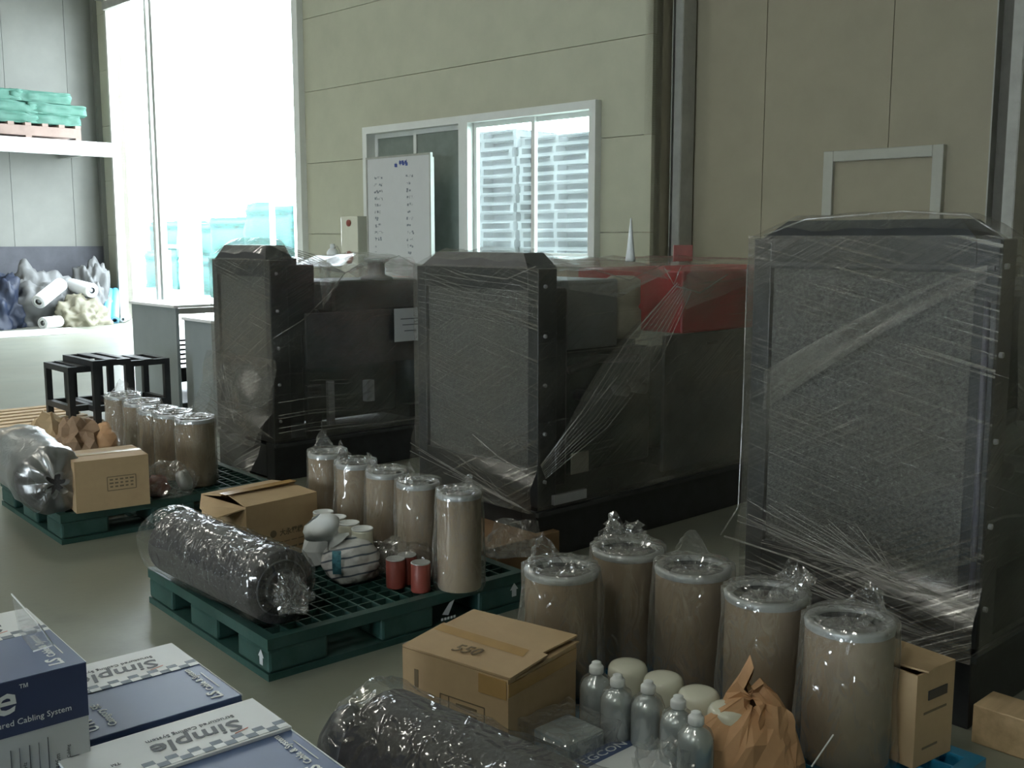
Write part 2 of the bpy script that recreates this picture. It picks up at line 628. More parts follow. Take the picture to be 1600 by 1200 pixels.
def panel_wall(name, axis, const, a0, a1, holes, m, horizontal=True, step=1.0, zoff=0.0, z0=0.0, thick=0.06, back=0.1, outward=1, amin=None):
    """wall at u (or v) = const, split into panels with recessed joints around rectangular holes"""
    root = struct(name)
    holes = list(holes)

    def put(mb, s0, s1, za, zb, d0, d1):
        if s1 - s0 < 0.01 or zb - za < 0.01:
            return
        cs = (s0 + s1) / 2
        cd = (const + outward * (d0 + d1) / 2)
        c = R(cd, cs, (za + zb) / 2) if axis == 'u' else R(cs, cd, (za + zb) / 2)
        dims = (abs(d1 - d0), s1 - s0, zb - za) if axis == 'u' else (s1 - s0, abs(d1 - d0), zb - za)
        mb.box(c, dims, rz=RZW)

    def pieces(s0, s1, za, zb):
        out = [(s0, s1, za, zb)]
        for (h0, h1, g0, g1) in holes:
            nx = []
            for (a, b, c, d) in out:
                if b <= h0 or a >= h1 or d <= g0 or c >= g1:
                    nx.append((a, b, c, d))
                    continue
                if a < h0:
                    nx.append((a, h0, c, d))
                if b > h1:
                    nx.append((h1, b, c, d))
                ma, mb_ = max(a, h0), min(b, h1)
                if c < g0:
                    nx.append((ma, mb_, c, g0))
                if d > g1:
                    nx.append((ma, mb_, g1, d))
            out = nx
        return out
    bk = MB()
    for (a, b, c, d) in pieces(a0, a1, 0, ZT):
        put(bk, a, b, c, d, thick, thick + back)
    bk.build('backing', m_wallseam, root)
    j = 0.0035
    if horizontal:
        z = zoff - step
        while z < ZT:
            za, zb = max(z, 0), min(z + step, ZT)
            if zb > za + 0.02:
                p = MB()
                for (a, b, c, d) in pieces(a0, a1, za + j, zb - j):
                    put(p, a, b, c, d, 0, thick)
                if len(p.bm.verts):
                    p.build('panel', m, root)
            z += step
    else:
        s = a0
        while s < a1 - 0.05:
            p = MB()
            for (a, b, c, d) in pieces(s + j, min(s + step, a1) - j, z0, ZT):
                put(p, a, b, c, d, 0, thick)
            if len(p.bm.verts):
                p.build('panel', m, root)
            s += step
    return root


zs = WU(991, 57, UA)[1]
wall_a = panel_wall('wall_back', 'u', UA, VR, VC, [(dv1, dv0, -1, dz1), (wv1, wv0, wz0, wz1)], m_wall, True, 1.0, zs % 1.0)
bd0 = WU(1476, 300, UB)[0]
bd1 = WU(1290, 300, UB)[0]
sv = WU(1150, 300, UB)[0]
pv = sv - 1.0 * math.ceil((sv + 9) / 1.0)
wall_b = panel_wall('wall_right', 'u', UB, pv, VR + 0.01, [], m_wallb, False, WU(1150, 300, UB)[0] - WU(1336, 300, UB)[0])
# return face between the two walls
rt = MB()
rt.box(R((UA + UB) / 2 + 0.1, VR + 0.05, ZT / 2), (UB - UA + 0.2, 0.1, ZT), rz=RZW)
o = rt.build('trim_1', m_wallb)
o['kind'] = 'structure'
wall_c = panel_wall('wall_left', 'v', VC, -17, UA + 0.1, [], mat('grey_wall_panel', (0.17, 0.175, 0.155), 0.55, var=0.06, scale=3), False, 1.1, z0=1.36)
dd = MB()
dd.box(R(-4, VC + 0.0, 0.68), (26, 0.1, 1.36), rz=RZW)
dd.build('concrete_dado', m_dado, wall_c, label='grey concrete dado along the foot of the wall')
# rear wall behind the camera with open bays for daylight
rw = MB()
for (a, b, c, d) in ((-17, 9.5, 0, ZT),):
    rw.box(R((a + b) / 2, -9, (c + d) / 2), (b - a, 0.2, d - c), rz=RZW)
o = rw.build('wall_rear', m_wall)
o['kind'] = 'structure'
sw = MB()
for (a, b, c, d) in ((-9, -1, 0, ZT), (-1, 5, 4.2, ZT), (5, 20, 0, ZT)):
    sw.box(R(-17, (a + b) / 2, (c + d) / 2), (0.2, b - a, d - c), rz=RZW)
o = sw.build('wall_side', m_wall)
o['kind'] = 'structure'

# steel columns


def h_column(name, u, v, dep=0.2, wid=0.2):
    r = struct(name, R(u, v, 0), RZW)
    a = MB()
    a.box((0, -wid / 2, ZT / 2), (dep, 0.012, ZT))
    a.box((0, wid / 2, ZT / 2), (dep, 0.012, ZT))
    a.build('flange', m_steel, r)
    b = MB()
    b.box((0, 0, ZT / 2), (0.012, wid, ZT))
    b.build('web', mat('web_shadow_tone', (0.12, 0.115, 0.095), 0.6), r)  # darker than the flanges: shadow inside the section put into the colour
    c = MB()
    c.box((-dep / 2 - 0.004, -wid / 2 + 0.045, ZT / 2), (0.008, 0.09, ZT))
    c.build('cover_strip', m_steel, r)
    return r


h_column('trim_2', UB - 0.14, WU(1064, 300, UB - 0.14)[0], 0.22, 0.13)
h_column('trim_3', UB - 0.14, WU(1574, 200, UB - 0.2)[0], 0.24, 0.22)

# flush door in the right hand wall
dr = struct('door_2', R(UB, (bd0 + bd1) / 2, 0), RZW)
dw = bd1 - bd0
dh = WU(1380, 232, UB)[1]
for nm, c, d in (('door_frame', (-0.03, dw / 2 - 0.05, dh / 2), (0.08, 0.1, dh)), ('door_frame', (-0.03, -dw / 2 + 0.05, dh / 2), (0.08, 0.1, dh)), ('door_frame', (-0.03, 0, dh - 0.05), (0.08, dw - 0.2, 0.1))):
    MB().box(c, d, bev=0.008).build(nm, m_frame, dr)
MB().box((-0.01, 0, dh / 2 - 0.05), (0.03, dw - 0.2, dh - 0.1)).build('door_leaf', m_wallb, dr)
h = MB()
h.box((-0.05, dw / 2 - 0.2, 1.0), (0.05, 0.03, 0.12), bev=0.005)
h.build('door_handle', m_steel, dr)

# window in the long wall
W = struct('window_1', R(UA, 0, 0), RZW)
wc, ww = (wv0 + wv1) / 2, wv0 - wv1
zc, hh = (wz0 + wz1) / 2, wz1 - wz0
fw = 0.09
fr = MB()
for c, d in (((0, wv0 - fw / 2, zc), (0.2, fw, hh)), ((0, wv1 + fw / 2, zc), (0.2, fw, hh)), ((0, wc, wz1 - fw / 2), (0.2, ww - 2 * fw, fw)), ((0, wc, wz0 + fw / 2), (0.2, ww - 2 * fw, fw))):
    fr.box(c, d)
fr.build('window_frame', m_white, W)
vm = WU(733, 300, UA)[0]
MB().box((0.0, vm, zc), (0.2, 0.16, hh - 2 * fw)).build('mullion', m_white, W)
gm = glass()
gd = mat('dim_screened_pane', (0.19, 0.22, 0.20), 0.35)


def sash(va, vb, u, m, nm='sash'):
    s = MB()
    t = 0.055
    cz, ch = zc, hh - 2 * fw
    for c, d in (((u, va - t / 2, cz), (0.035, t, ch)), ((u, vb + t / 2, cz), (0.035, t, ch)), ((u, (va + vb) / 2, cz + ch / 2 - t / 2), (0.035, va - vb - 2 * t, t)), ((u, (va + vb) / 2, cz - ch / 2 + t / 2), (0.035, va - vb - 2 * t, t))):
        s.box(c, d)
    q = s.build(nm, m_white, W)
    p = MB()
    p.box((u, (va + vb) / 2, cz), (0.006, va - vb - 2 * t, ch - 2 * t))
    p.build('pane', m, q)


vr = WU(831, 300, UA)[0]
vl = WU(649, 300, UA)[0]
sash(vm - 0.08, vr - 0.04, 0.02, gm)
sash(vr + 0.04, wv1 + fw, 0.06, gm)
sash(wv0 - fw, vl - 0.03, 0.06, gd)
sash(vl + 0.03, vm + 0.08, 0.02, gd)

# big gate opening
D = struct('door_1', R(UA, 0, 0), RZW)
jm = mat('pale_jamb_paint', (0.62, 0.60, 0.55), 0.5)
MB().box((0.05, dv0 + 0.03, dz1 / 2), (0.3, 0.06, dz1)).build('jamb', jm, D)
MB().box((0.05, dv1 - 0.07, dz1 / 2), (0.3, 0.14, dz1)).build('jamb', m_white, D)
MB().box((0.0, (dv0 + dv1) / 2, dz1 + 0.15), (0.4, dv0 - dv1 + 0.4, 0.3)).build('lintel', m_steel, D)
MB().box((-0.12, (dv0 + dv1) / 2, dz1 - 0.12), (0.08, dv0 - dv1, 0.14)).build('door_rail', m_steel, D)
va, vb = dv0, WU(232, 400, UA)[0]
MB().box((1.2, (va + vb) / 2 + 0.2, dz1 / 2), (0.06, 0.8, dz1 - 0.1)).build('door_leaf', jm, D)
for px in (233, 241):
    v_ = WU(px, 400, UA)[0]
    MB().box((0.18, v_, dz1 / 2), (0.12, 0.09, dz1 - 0.1)).build('door_post', m_steel if px > 235 else m_white, D)
# base trim in the corner
tm = MB()
tm.box(R(UA - 0.03, VC - 0.06, ZT / 2), (0.1, 0.1, ZT), rz=RZW)
o = tm.build('trim_4', MATS['grey_wall_panel'])
o['kind'] = 'structure'

# unseen lamp shades added around the overhead fill lights
first = None
for i, (lu, lv) in enumerate(((-4, 0), (-3, 6), (-3, 13), (2, 11), (3, 17))):
    if first is None:
        first = thing('added_ceiling_lamp', 'round high-bay lamp added out of view under the warehouse ceiling', 'lamp', R(lu, lv, 7.0), 0, 'added lamps out of view')
        MB().lathe([(0.08, 0.9), (0.09, 0.5), (0.3, 0.25), (0.55, 0.02), (0.53, 0.02), (0.28, 0.23)], 24, cap=False).build('lamp_shade', m_steel, first, smooth=True)
    else:
        dup(first, R(lu, lv, 7.0))

# ================================================================== OUTSIDE
# turquoise bales beyond the gate
bale = None
k = 0
for px, uo, hgt, zz in ((283, 16, 1.1, 0), (340, 15, 1.0, 0), (395, 14.5, 1.1, 0), (455, 14.0, 1.2, 0), (340, 15.2, 0.9, 1.0), (398, 14.7, 0.9, 1.1), (458, 14.2, 1.1, 1.2), (290, 16.4, 0.9, 1.1)):
    v_ = WU(px, 420, uo)[0]
    b = MB()
    b.blob((0, 0, 0), (0.72, 1.15, hgt / 1.5), 0.05, 2.2, k, 0.62, 4, sq=2.2, layers=9)
    o = b.build('net_bale', m_turq, None, True)
    o.location = R(uo, v_, zz)
    o.rotation_euler = (0, 0, RZW)
    k += 1
    tag(o, ['turquoise bale seen leftmost through the open gate', 'turquoise bale on the ground left of centre outside the gate', 'turquoise bale on the ground behind the far wrapped machine', 'turquoise bale on the ground by the right gate jamb',
            'upper turquoise bale left of centre outside the gate', 'upper turquoise bale behind the far wrapped machine', 'upper blue-green bale beside the right gate jamb', 'upper turquoise bale behind the white rack outside', 'turquoise bale hidden past the right gate jamb'][k - 1], 'bale', 'turquoise bales outside the gate')
# white racks outside
for j, (px0, px1, uo, zt, lab) in enumerate(((257, 296, 13.5, 1.35, 'white steel rack frame seen leftmost through the open gate'), (428, 466, 13.0, 2.3, 'tall leaning white steel frame by the right gate jamb outside'))):
    a, b = WU(px0, 420, uo)[0], WU(px1, 420, uo)[0]
    r = thing('steel_rack', lab, 'rack', R(uo, (a + b) / 2, 0), RZW)
    hw = (a - b) / 2
    for sy in (-hw, hw):
        MB().box((0, sy, zt / 2), (0.09, 0.09, zt)).build('post', m_white, r)
    for z_ in (0.12, zt - 0.05):
        MB().box((0, 0, z_), (0.07, 2 * hw - 0.09, 0.09)).build('rail', m_white, r)
    if j == 0:
        MB().box((0, hw * 0.55, zt / 2), (0.07, 0.06, zt - 0.3)).build('brace', m_white, r)

# wooden pallets stacked outside the window


def wood_pallet(name, label, loc, rz, w_=1.1, d_=1.1, h_=0.135, group=None, mm=None, nslat=6):
    mm = mm or m_wood2
    r = thing(name, label, 'pallet', loc, rz, group)
    base = MB()
    for sx in (-1, 0, 1):
        base.box((0, sx * (d_ / 2 - 0.05), h_ * 0.5), (w_, 0.08, h_ * 0.62))
    base.build('bearer', mm, r)
    sl = None
    for i in range(nslat):
        x = -w_ / 2 + 0.05 + i * (w_ - 0.1) / (nslat - 1)
        if sl is None:
            sl = MB().box((0, 0, 0), (0.1, d_, h_ * 0.19)).build('slat', mm, r)
            sl.location = (x, 0, h_ * 0.905)
        else:
            c = sl.copy()
            COL.objects.link(c)
            c.location = (x, 0, h_ * 0.905)
    for i in (0, 2, 5) if nslat > 5 else (0, nslat - 1):
        x = -w_ / 2 + 0.05 + i * (w_ - 0.1) / (nslat - 1)
        c = sl.copy()
        c.name = 'bottom_slat'
        COL.objects.link(c)
        c.location = (x, 0, h_ * 0.095)
    return r


uo = UA + 5.5
n = 0
for ci, px in enumerate((786, 900)):
    v_ = WU(px, 300, uo)[0]
    rows = 21 if ci == 0 else 20
    first = None
    for i in range(rows):
        nm = ['lowest', 'second', 'third', 'fourth', 'fifth', 'sixth', 'seventh', 'eighth', 'ninth', 'tenth', 'eleventh', 'twelfth', 'thirteenth', 'fourteenth', 'fifteenth', 'sixteenth', 'seventeenth', 'eighteenth', 'nineteenth', 'twentieth', 'twenty-first'][i]
        lab = 'wooden pallet outside the window, %s from the ground in the %s stack' % (nm, 'left' if ci == 0 else 'right')
        loc = R(uo + random.uniform(-.05, .05), v_ + random.uniform(-.05, .05), 0.0 + i * 0.165)
        if first is None:
            first = wood_pallet('wooden_pallet', lab, loc, RZW, 1.1, 1.78, 0.165, 'pallets stacked outside the window', mat('weathered_grey_wood', (0.07, 0.072, 0.078), 0.85, var=0.4))
            MB().box((0.1, 0, 0.08), (0.8, 1.6, 0.09)).build('gap_shade', m_dark, first, label='dark filler standing in for the shade inside the pallet')  # black block stands in for the shade in the gaps between boards
        else:
            dup(first, loc, RZW + random.uniform(-.03, .03), lab)

# ================================================================== FAR LEFT: SHELF AND PILE
VS = 18.5
shz = (WV(86, 218, VS)[1], WV(86, 241, VS)[1])
us1 = WV(176, 230, VS)[0]
sh = thing('wall_shelf', 'white deep storage shelf high on the far left wall', 'shelf', R(us1 - 3, (VS + VC) / 2, shz[1]), RZW)
MB().box((0, -(VC - VS) / 2, (shz[0] - shz[1]) / 2), (6.0, 0.1, shz[0] - shz[1])).build('front_beam', m_tube, sh)
MB().box((0, 0.05, (shz[0] - shz[1]) - 0.03), (6.0, VC - VS - 0.1, 0.05)).build('shelf_board', m_ltgrey, sh)
for x in (-2.9, -1, 0.8, 2.6):
    MB().box((x, 0.05, -0.02 + 0.1), (0.08, VC - VS - 0.2, 0.12)).build('bracket', m_steel, sh)
pz = shz[0]
ue = WV(118, 205, VS + 0.3)[0]
wp = wood_pallet('wooden_pallet', 'pale wooden pallet on the high white shelf under green sacks', R(ue - 0.75, VS + 0.62, pz), RZW, 1.5, 1.1, 0.26, None, mat('pinkish_pallet_wood', (0.27, 0.20, 0.17), 0.8))
wp2 = dup(wp, R(ue - 2.3, VS + 0.62, pz), RZW, 'wooden pallet on the high white shelf, cut by the left picture edge')
labs = ['green sack lying lowest right on the shelf pallet', 'green sack lying lowest left on the shelf pallet', 'middle green sack jutting out to the right on the shelf pallet', 'dark green middle sack at the left picture edge', 'top green sack at the right of the shelf pile', 'top green sack at the left picture edge']
for i, (du, z_, sx) in enumerate(((-0.42, 0, 0.5), (-1.2, 0, 0.55), (-0.35, 0.17, 0.55), (-1.25, 0.17, 0.6), (-0.62, 0.36, 0.55), (-1.4, 0.36, 0.5))):
    o = MB().blob((0, 0, 0), (sx, 0.48, 0.115), 0.08, 2.5, i + 20, 0.7, 4, sq=1.7).build('woven_sack', m_gsack, None, True)
    o.location = R(ue + du, VS + 0.6, pz + 0.26 + z_)
    o.rotation_euler = (0, 0, RZW)
    tag(o, labs[i], 'sack', 'green sacks on the high shelf')


def crumple(mb, c, rad, seed, amp=0.5, sub=3, flat=0.3, rz=0, freq=1.7):
    mb.blob(c, rad, amp, freq, seed, flat, sub, False, rz)
    return mb


def place(o, loc, rz=0.0):
    o.location = loc
    o.rotation_euler = (0, 0, rz)
    return o


def PV(px, py, v):
    """point of the plane v = const seen at a pixel"""
    u, z = WV(px, py, v)
    return R(u, v, z)


def onfloor(px, v):
    p = PV(px, 495, v)
    return Vector((p.x, p.y, 0))


for (px, v, rad, sd, am, m_, nm, lab, ct) in (
        (55, 19.0, (0.75, 0.45, 0.78), 2, 0.40, m_ppile, 'plastic_sheet', 'large crumpled milky plastic sheet heaped against the far left wall', 'plastic sheet'),
        (146, 19.1, (0.34, 0.38, 0.92), 6, 0.3, m_ppile, 'plastic_sheet', 'peaked milky plastic sheet standing over the white roll ends', 'plastic sheet'),
        (122, 18.3, (0.45, 0.3, 0.40), 11, 0.35, m_pyel, 'plastic_sheet', 'yellowed plastic sheet on the floor below the white rolls', 'plastic sheet'),
        (-8, 18.8, (0.5, 0.45, 0.8), 13, 0.35, m_tarp, 'tarpaulin', 'navy blue tarpaulin heap at the left picture edge', 'tarpaulin')):
    o = place(crumple(MB(), (0, 0, 0), rad, sd, am, 5, 0.2).build(nm, m_, None, True), onfloor(px, v), RZW)
    tag(o, lab, ct)
o = place(MB().box((0, 0, 0.02), (1.6, 0.8, 0.04), bev=0.01).build('foam_sheet', m_tube), onfloor(45, 17.2), RZW)
tag(o, 'flat white foam sheet lying on the floor before the plastic heap', 'foam sheet')


def roll_between(name, a, b, r, m, label, cat, hollow=0.0, mend=None):
    a, b = Vector(a), Vector(b)
    d = b - a
    t = thing(name, label, cat, a)
    q = d.to_track_quat('Z', 'Y').to_matrix().to_4x4()
    L_ = d.length
    MB().lathe([(r * 0.45, 0.0), (r * 0.97, 0), (r, 0.01), (r, L_ - 0.01), (r * 0.97, L_), (r * 0.45, L_)], 20, q, cap=False).build('wound_sheet', m, t, True)
    MB().lathe([(r * 0.3, 0.03), (r * 0.3, L_ - 0.03)], 14, q).build('core', mend or m_ltgrey, t, True)
    MB().lathe([(r * 0.7, -0.006), (r * 0.75, -0.006), (r * 0.75, 0.0), (r * 0.7, 0.0)], 16, q, cap=False).build('wound_edge', m_ltgrey, t, True)
    return t


roll_between('plastic_roll', PV(60, 472, 18.1), PV(95, 444, 18.5), 0.12, m_tube, 'bright white plastic roll pointing left out of the heap', 'roll')
roll_between('plastic_roll', PV(144, 454, 18.2), PV(112, 446, 18.8), 0.125, m_tube, 'white plastic roll with spiral end facing forward in the heap', 'roll')
roll_between('plastic_roll', onfloor(66, 17.9) + Vector((0, 0, 0.11)), onfloor(92, 18.1) + Vector((0, 0, 0.11)), 0.10, m_tube, 'white plastic roll on the floor under the heap', 'roll')
roll_between('blue_tube', onfloor(166, 18.4) + Vector((0, 0, 0.05)), PV(170, 455, 19.2), 0.08, m_btube, 'left light blue tube leaning in the far corner', 'tube', mend=m_navy)
roll_between('blue_tube', onfloor(179, 18.4) + Vector((0, 0, 0.05)), PV(180, 455, 19.2), 0.08, m_btube, 'right light blue tube leaning in the far corner', 'tube', mend=m_navy)
roll_between('white_tube', onfloor(192, 18.4) + Vector((0, 0, 0.06)), onfloor(200, 18.9) + Vector((0, 0, 0.06)), 0.055, m_tube, 'short white tube on the floor right of the blue tubes', 'tube')

# ================================================================== CABINETS, STANDS, SLAT DECK


def louvre_cabinet(label, near, rz, wv, wu, ht, louvre):
    t = thing('sheet_metal_cabinet', label, 'cabinet', near, rz)
    MB().box((0.015, wv / 2, ht / 2), (0.03, wv, ht), bev=0.004).build('end_panel', m_grey, t)
    MB().box((wu / 2, wv / 2, ht + 0.012), (wu + 0.04, wv + 0.02, 0.024), bev=0.004).build('top_panel', m_tube, t)
    MB().box((wu - 0.015, wv / 2, ht / 2), (0.03, wv, ht)).build('end_panel', m_grey, t)
    MB().box((wu / 2, 0.02, ht - 0.03), (wu - 0.06, 0.03, 0.05)).build('top_rail', m_steel, t)
    MB().box((0.05, wv - 0.015, ht / 2), (0.04, 0.03, ht)).build('corner_post', m_steel, t)
    MB().box((wu / 2, wv / 2, 0.03), (wu - 0.06, wv - 0.05, 0.05)).build('base_plate', m_dark2, t)
    if louvre:
        for k in range(6):
            MB().box((wu / 2, wv - 0.02, 0.30 + k * 0.045), (wu - 0.06, 0.02, 0.018)).build('louvre', m_dark2, t)
        MB().box((wu / 2, wv - 0.02, 0.19), (wu - 0.06, 0.02, 0.14)).build('kick_panel', m_dark2, t)
    return t


cn = G(281, 641)
louvre_cabinet('grey sheet-metal cabinet with white top, the taller of two left of the wrapped machines', cn, RZM, 0.92, 1.0, 0.9, True)
cn2 = G(349, 668)
louvre_cabinet('lower grey cabinet with white top, partly behind the far wrapped machine', cn2, RZM, 0.62, 0.9, 0.83, False)

# slat deck
dk = thing('slat_deck', 'low wooden slat deck on the floor under the black steel stands', 'deck', G(205, 688), RZM)
for x in (-2.4, -1.2, -0.05):
    MB().box((x, 0.8, 0.03), (0.09, 1.75, 0.06)).build('bearer', m_wood, dk)
sl = None
for k in range(11):
    y = 0.0 + k * 0.16
    if sl is None:
        sl = MB().box((0, 0, 0), (2.5, 0.10, 0.022)).build('slat', m_wood, dk)
        sl.location = (-1.22, y, 0.071)
    else:
        c = sl.copy()
        COL.objects.link(c)
        c.location = (-1.22, y, 0.071)
DZ = 0.082


def stand(label, near, wv, wu, ht):
    t = thing('steel_stand', label, 'stand', near, RZM, 'black steel stands')
    a = 0.045
    for x in (a / 2, wu - a / 2):
        for y in (a / 2, wv - a / 2):
            MB().box((x, y, ht / 2 - 0.02), (a, a, ht - 0.04)).build('leg', m_dark, t)
    for z_, nm in ((ht - 0.03, 'top_rail'), (0.12, 'stretcher')):
        for c, d in (((wu / 2, a / 2, z_), (wu - 2 * a if z_ < ht / 2 else wu, a, a)), ((wu / 2, wv - a / 2, z_), (wu - 2 * a if z_ < ht / 2 else wu, a, a)),
                     ((a / 2, wv / 2, z_), (a, wv - 2 * a, a)), ((wu - a / 2, wv / 2, z_), (a, wv - 2 * a, a))):
            MB().box(c, d).build(nm, m_dark, t)
    MB().box((wu / 2, wv / 2, ht - 0.01), (0.08, wv - 0.02, 0.012)).build('top_plate', m_dark, t)
    return t


stand('black steel stand nearest the left picture edge on the slat deck', G(111, 664, DZ), 0.52, 0.24, 0.45)
stand('middle black steel stand with longer top on the slat deck', G(150, 664, DZ), 0.62, 0.30, 0.50)
stand('wide black steel stand furthest right, beside the grey cabinet', G(205, 655, DZ), 0.45, 0.34, 0.47)

# ================================================================== PALLETS


def plastic_pallet(label, near, rz, wu, wv, m, marks=True, h_=0.15):
    t = thing('plastic_pallet', label, 'pallet', near, rz)
    g = MB()
    rim = 0.04
    for c, d in (((wu / 2, rim / 2, h_ - 0.02), (wu, rim, 0.04)), ((wu / 2, wv - rim / 2, h_ - 0.02), (wu, rim, 0.04)), ((rim / 2, wv / 2, h_ - 0.02), (rim, wv - 2 * rim, 0.04)), ((wu - rim / 2, wv / 2, h_ - 0.02), (rim, wv - 2 * rim, 0.04))):
        g.box(c, d)
    g.build('rim', m, t)
    g = MB()
    n1 = 17
    for i in range(1, n1):
        x = rim + (wu - 2 * rim) * i / n1
        g.box((x, wv / 2, h_ - 0.016), (0.007, wv - 2 * rim, 0.03))
    n2 = int(n1 * wv / wu)
    for i in range(1, n2):
        y = rim + (wv - 2 * rim) * i / n2
        g.box((wu / 2, y, h_ - 0.017), (wu - 2 * rim, 0.007, 0.03))
    g.build('grid_deck', m, t, label='square mesh of thin ribs')
    bs = 0.24
    fb = None
    for i in range(3):
        for j in range(3):
            x = bs / 2 + i * (wu - bs) / 2
            y = bs / 2 + j * (wv - bs) / 2
            if fb is None:
                fb = MB().box((0, 0, 0), (bs - 0.004, bs - 0.004, h_ - 0.065), bev=0.012).build('foot_block', m, t)
                c = fb
            else:
                c = fb.copy()
                COL.objects.link(c)
            c.location = (x, y, (h_ - 0.065) / 2 + 0.025)
    for i in range(3):
        y = bs / 2 + i * (wv - bs) / 2
        MB().box((wu / 2, y, 0.0125), (wu, bs, 0.025)).build('bottom_runner', m, t)
        x = bs / 2 + i * (wu - bs) / 2
        for q in (0, 1):
            y0 = bs + q * (wv - bs) / 2
            MB().box((x, y0 + (wv - 3 * bs) / 4, 0.0125), (bs, (wv - 3 * bs) / 2 - 0.002, 0.025)).build('bottom_runner', m, t)
    if marks:
        mk = MB()
        for (x, y, fc) in ((-0.001, 0.05, 'l'), (wu - 0.06, -0.001, 'f')):
            pts = [(-0.012, -0.028), (0.012, -0.028), (0.012, 0.0), (0.022, 0.0), (0, 0.028), (-0.022, 0.0), (-0.012, 0.0)]
            vs = []
            for (a, b) in pts:
                p = Vector((x, y + a, 0.075 + b)) if fc == 'l' else Vector((x + a, y, 0.085 + b))
                vs.append(mk.bm.verts.new(p))
            mk.bm.faces.new(vs)
        mk.build('arrow_mark', m_ltgrey, t, label='pale printed arrows')
        lg = MB()
        vs = [lg.bm.verts.new(Vector((wu * 0.66 + a, -0.001, 0.085 + b))) for a, b in ((-0.03, -0.02), (0.0, -0.028), (0.03, 0.028), (0.005, 0.02))]
        lg.bm.faces.new(vs)
        lg.build('emblem', m_ltgrey, t, label='pale slanted emblem')
        for q in range(5):
            MB().box((wu * 0.66 - 0.03 + q * 0.015, -0.001, 0.045), (0.010, 0.001, 0.010)).build('maker_mark', m_ltgrey, t)
    return t


P1N = G(97, 852)
P2N = G(420, 1066)
plastic_pallet('green plastic grid pallet at the left under the pale wrapped roll', P1N, RZP, 1.15, 1.05, m_green, False)
plastic_pallet('green plastic grid pallet in the middle with white arrow marks', P2N, RZP, 1.16, 1.05, m_green)
P3R = G(1541, 1184, 0.15)
P3N = Vector((P3R.x, P3R.y, 0)) - MU * 1.22
plastic_pallet('blue plastic pallet at the front right under the nearest filters', P3N, RZM, 1.22, 1.2, m_blue, False)
PZ = 0.15


# ================================================================== PARCELS
def carton(label, near, rz, wu, wv, ht, top='shut', deep=0.004):
    """cardboard box; origin at the near corner, x right-away, y left-away"""
    t = thing('cardboard_box', label, 'box', near, rz)
    b = MB()
    th = 0.006
    for c, d in (((wu / 2, th / 2, ht / 2), (wu, th, ht)), ((wu / 2, wv - th / 2, ht / 2), (wu, th, ht)), ((th / 2, wv / 2, ht / 2), (th, wv - 2 * th, ht)), ((wu - th / 2, wv / 2, ht / 2), (th, wv - 2 * th, ht)), ((wu / 2, wv / 2, th / 2), (wu - 2 * th, wv - 2 * th, th))):
        b.box(c, d)
    b.build('carton_body', m_kraft, t)
    return t


def flap(t, pts, th=0.005, name='flap'):
    b = MB()
    vs = [b.bm.verts.new(Vector(p)) for p in pts]
    f = b.bm.faces.new(vs)
    r = bmesh.ops.extrude_face_region(b.bm, geom=[f])
    for v in r['geom']:
        if isinstance(v, bmesh.types.BMVert):
            v.co.z += th
    return b.build(name, m_kraft, t)


# box on the left pallet
A, B = G(120, 803, PZ), G(235, 787, PZ)
rz1 = rzof(B - A)
w1 = (B - A).length
t = carton('closed cardboard box with a black stamp on the left green pallet', A, rz1, w1, 0.30, 0.255)
flap(t, [(0, 0, .255), (w1, 0, .255), (w1, .148, .257), (0, .148, .257)])
flap(t, [(0, .153, .257), (w1, .153, .257), (w1, .30, .255), (0, .30, .255)])
MB().box((w1 / 2, 0.15, 0.2625), (w1 + 0.004, 0.05, 0.002)).build('packing_tape', m_tape, t)
st = MB()
cx, cz = w1 * 0.62, 0.13
for c, d in (((cx, -0.0008, cz + 0.035), (0.14, 0.001, 0.004)), ((cx, -0.0008, cz - 0.035), (0.14, 0.001, 0.004)), ((cx - 0.07, -0.0008, cz), (0.004, 0.001, 0.07)), ((cx + 0.07, -0.0008, cz), (0.004, 0.001, 0.07))):
    st.box(c, d)
for i in range(3):
    for j in range(5):
        st.box((cx - 0.05 + j * 0.025, -0.0008, cz + 0.02 - i * 0.018), (random.uniform(.012, .022), 0.001, 0.008))
st.build('printed_stamp', m_boxink, t, kind='stuff')

# box on the middle pallet
z2 = 0.40
A, B, C_ = G(384, 794, z2), G(495, 770, z2), G(325, 771, z2)
w2, v2 = (B - A).length, (C_ - A).length
h2 = z2 - PZ
t = carton('open-edged cardboard box with printed characters behind the dark roll on the middle pallet', (A.x, A.y, PZ), rzof(B - A), w2, v2, h2)
flap(t, [(0.0, 0, h2), (w2, 0, h2), (w2 - 0.005, v2 * .52, h2 + .012), (0.03, v2 * .52, h2 + .018)])
flap(t, [(-0.01, v2 * .5, h2 + .024), (w2 * 1.0, v2 * .47, h2 + .018), (w2, v2, h2), (0, v2, h2)])
flap(t, [(0, 0, h2 - .004), (0, v2, h2 - .004), (-.07, v2 * .7, h2 - 0.03), (-.075, v2 * .35, h2 - 0.055)], name='loose_flap')
MB().box((w2 / 2, v2 * .5, h2 + 0.0295), (w2, 0.05, 0.002)).build('packing_tape', m_tape, t)
for i in range(2):
    for j in range(5):
        MB().box((w2 * (0.45 + 0.1 * j), -0.0008, h2 * 0.28 - i * 0.03), (0.028, 0.001, 0.008 if i else 0.003)).build('printed_mark', m_boxink, t)
text('大永電機', 0.030, m_boxink, t, (w2 * 0.45, -0.001, h2 * 0.40), (1, 0, 0), (0, 0, 1), bold=0.0008)
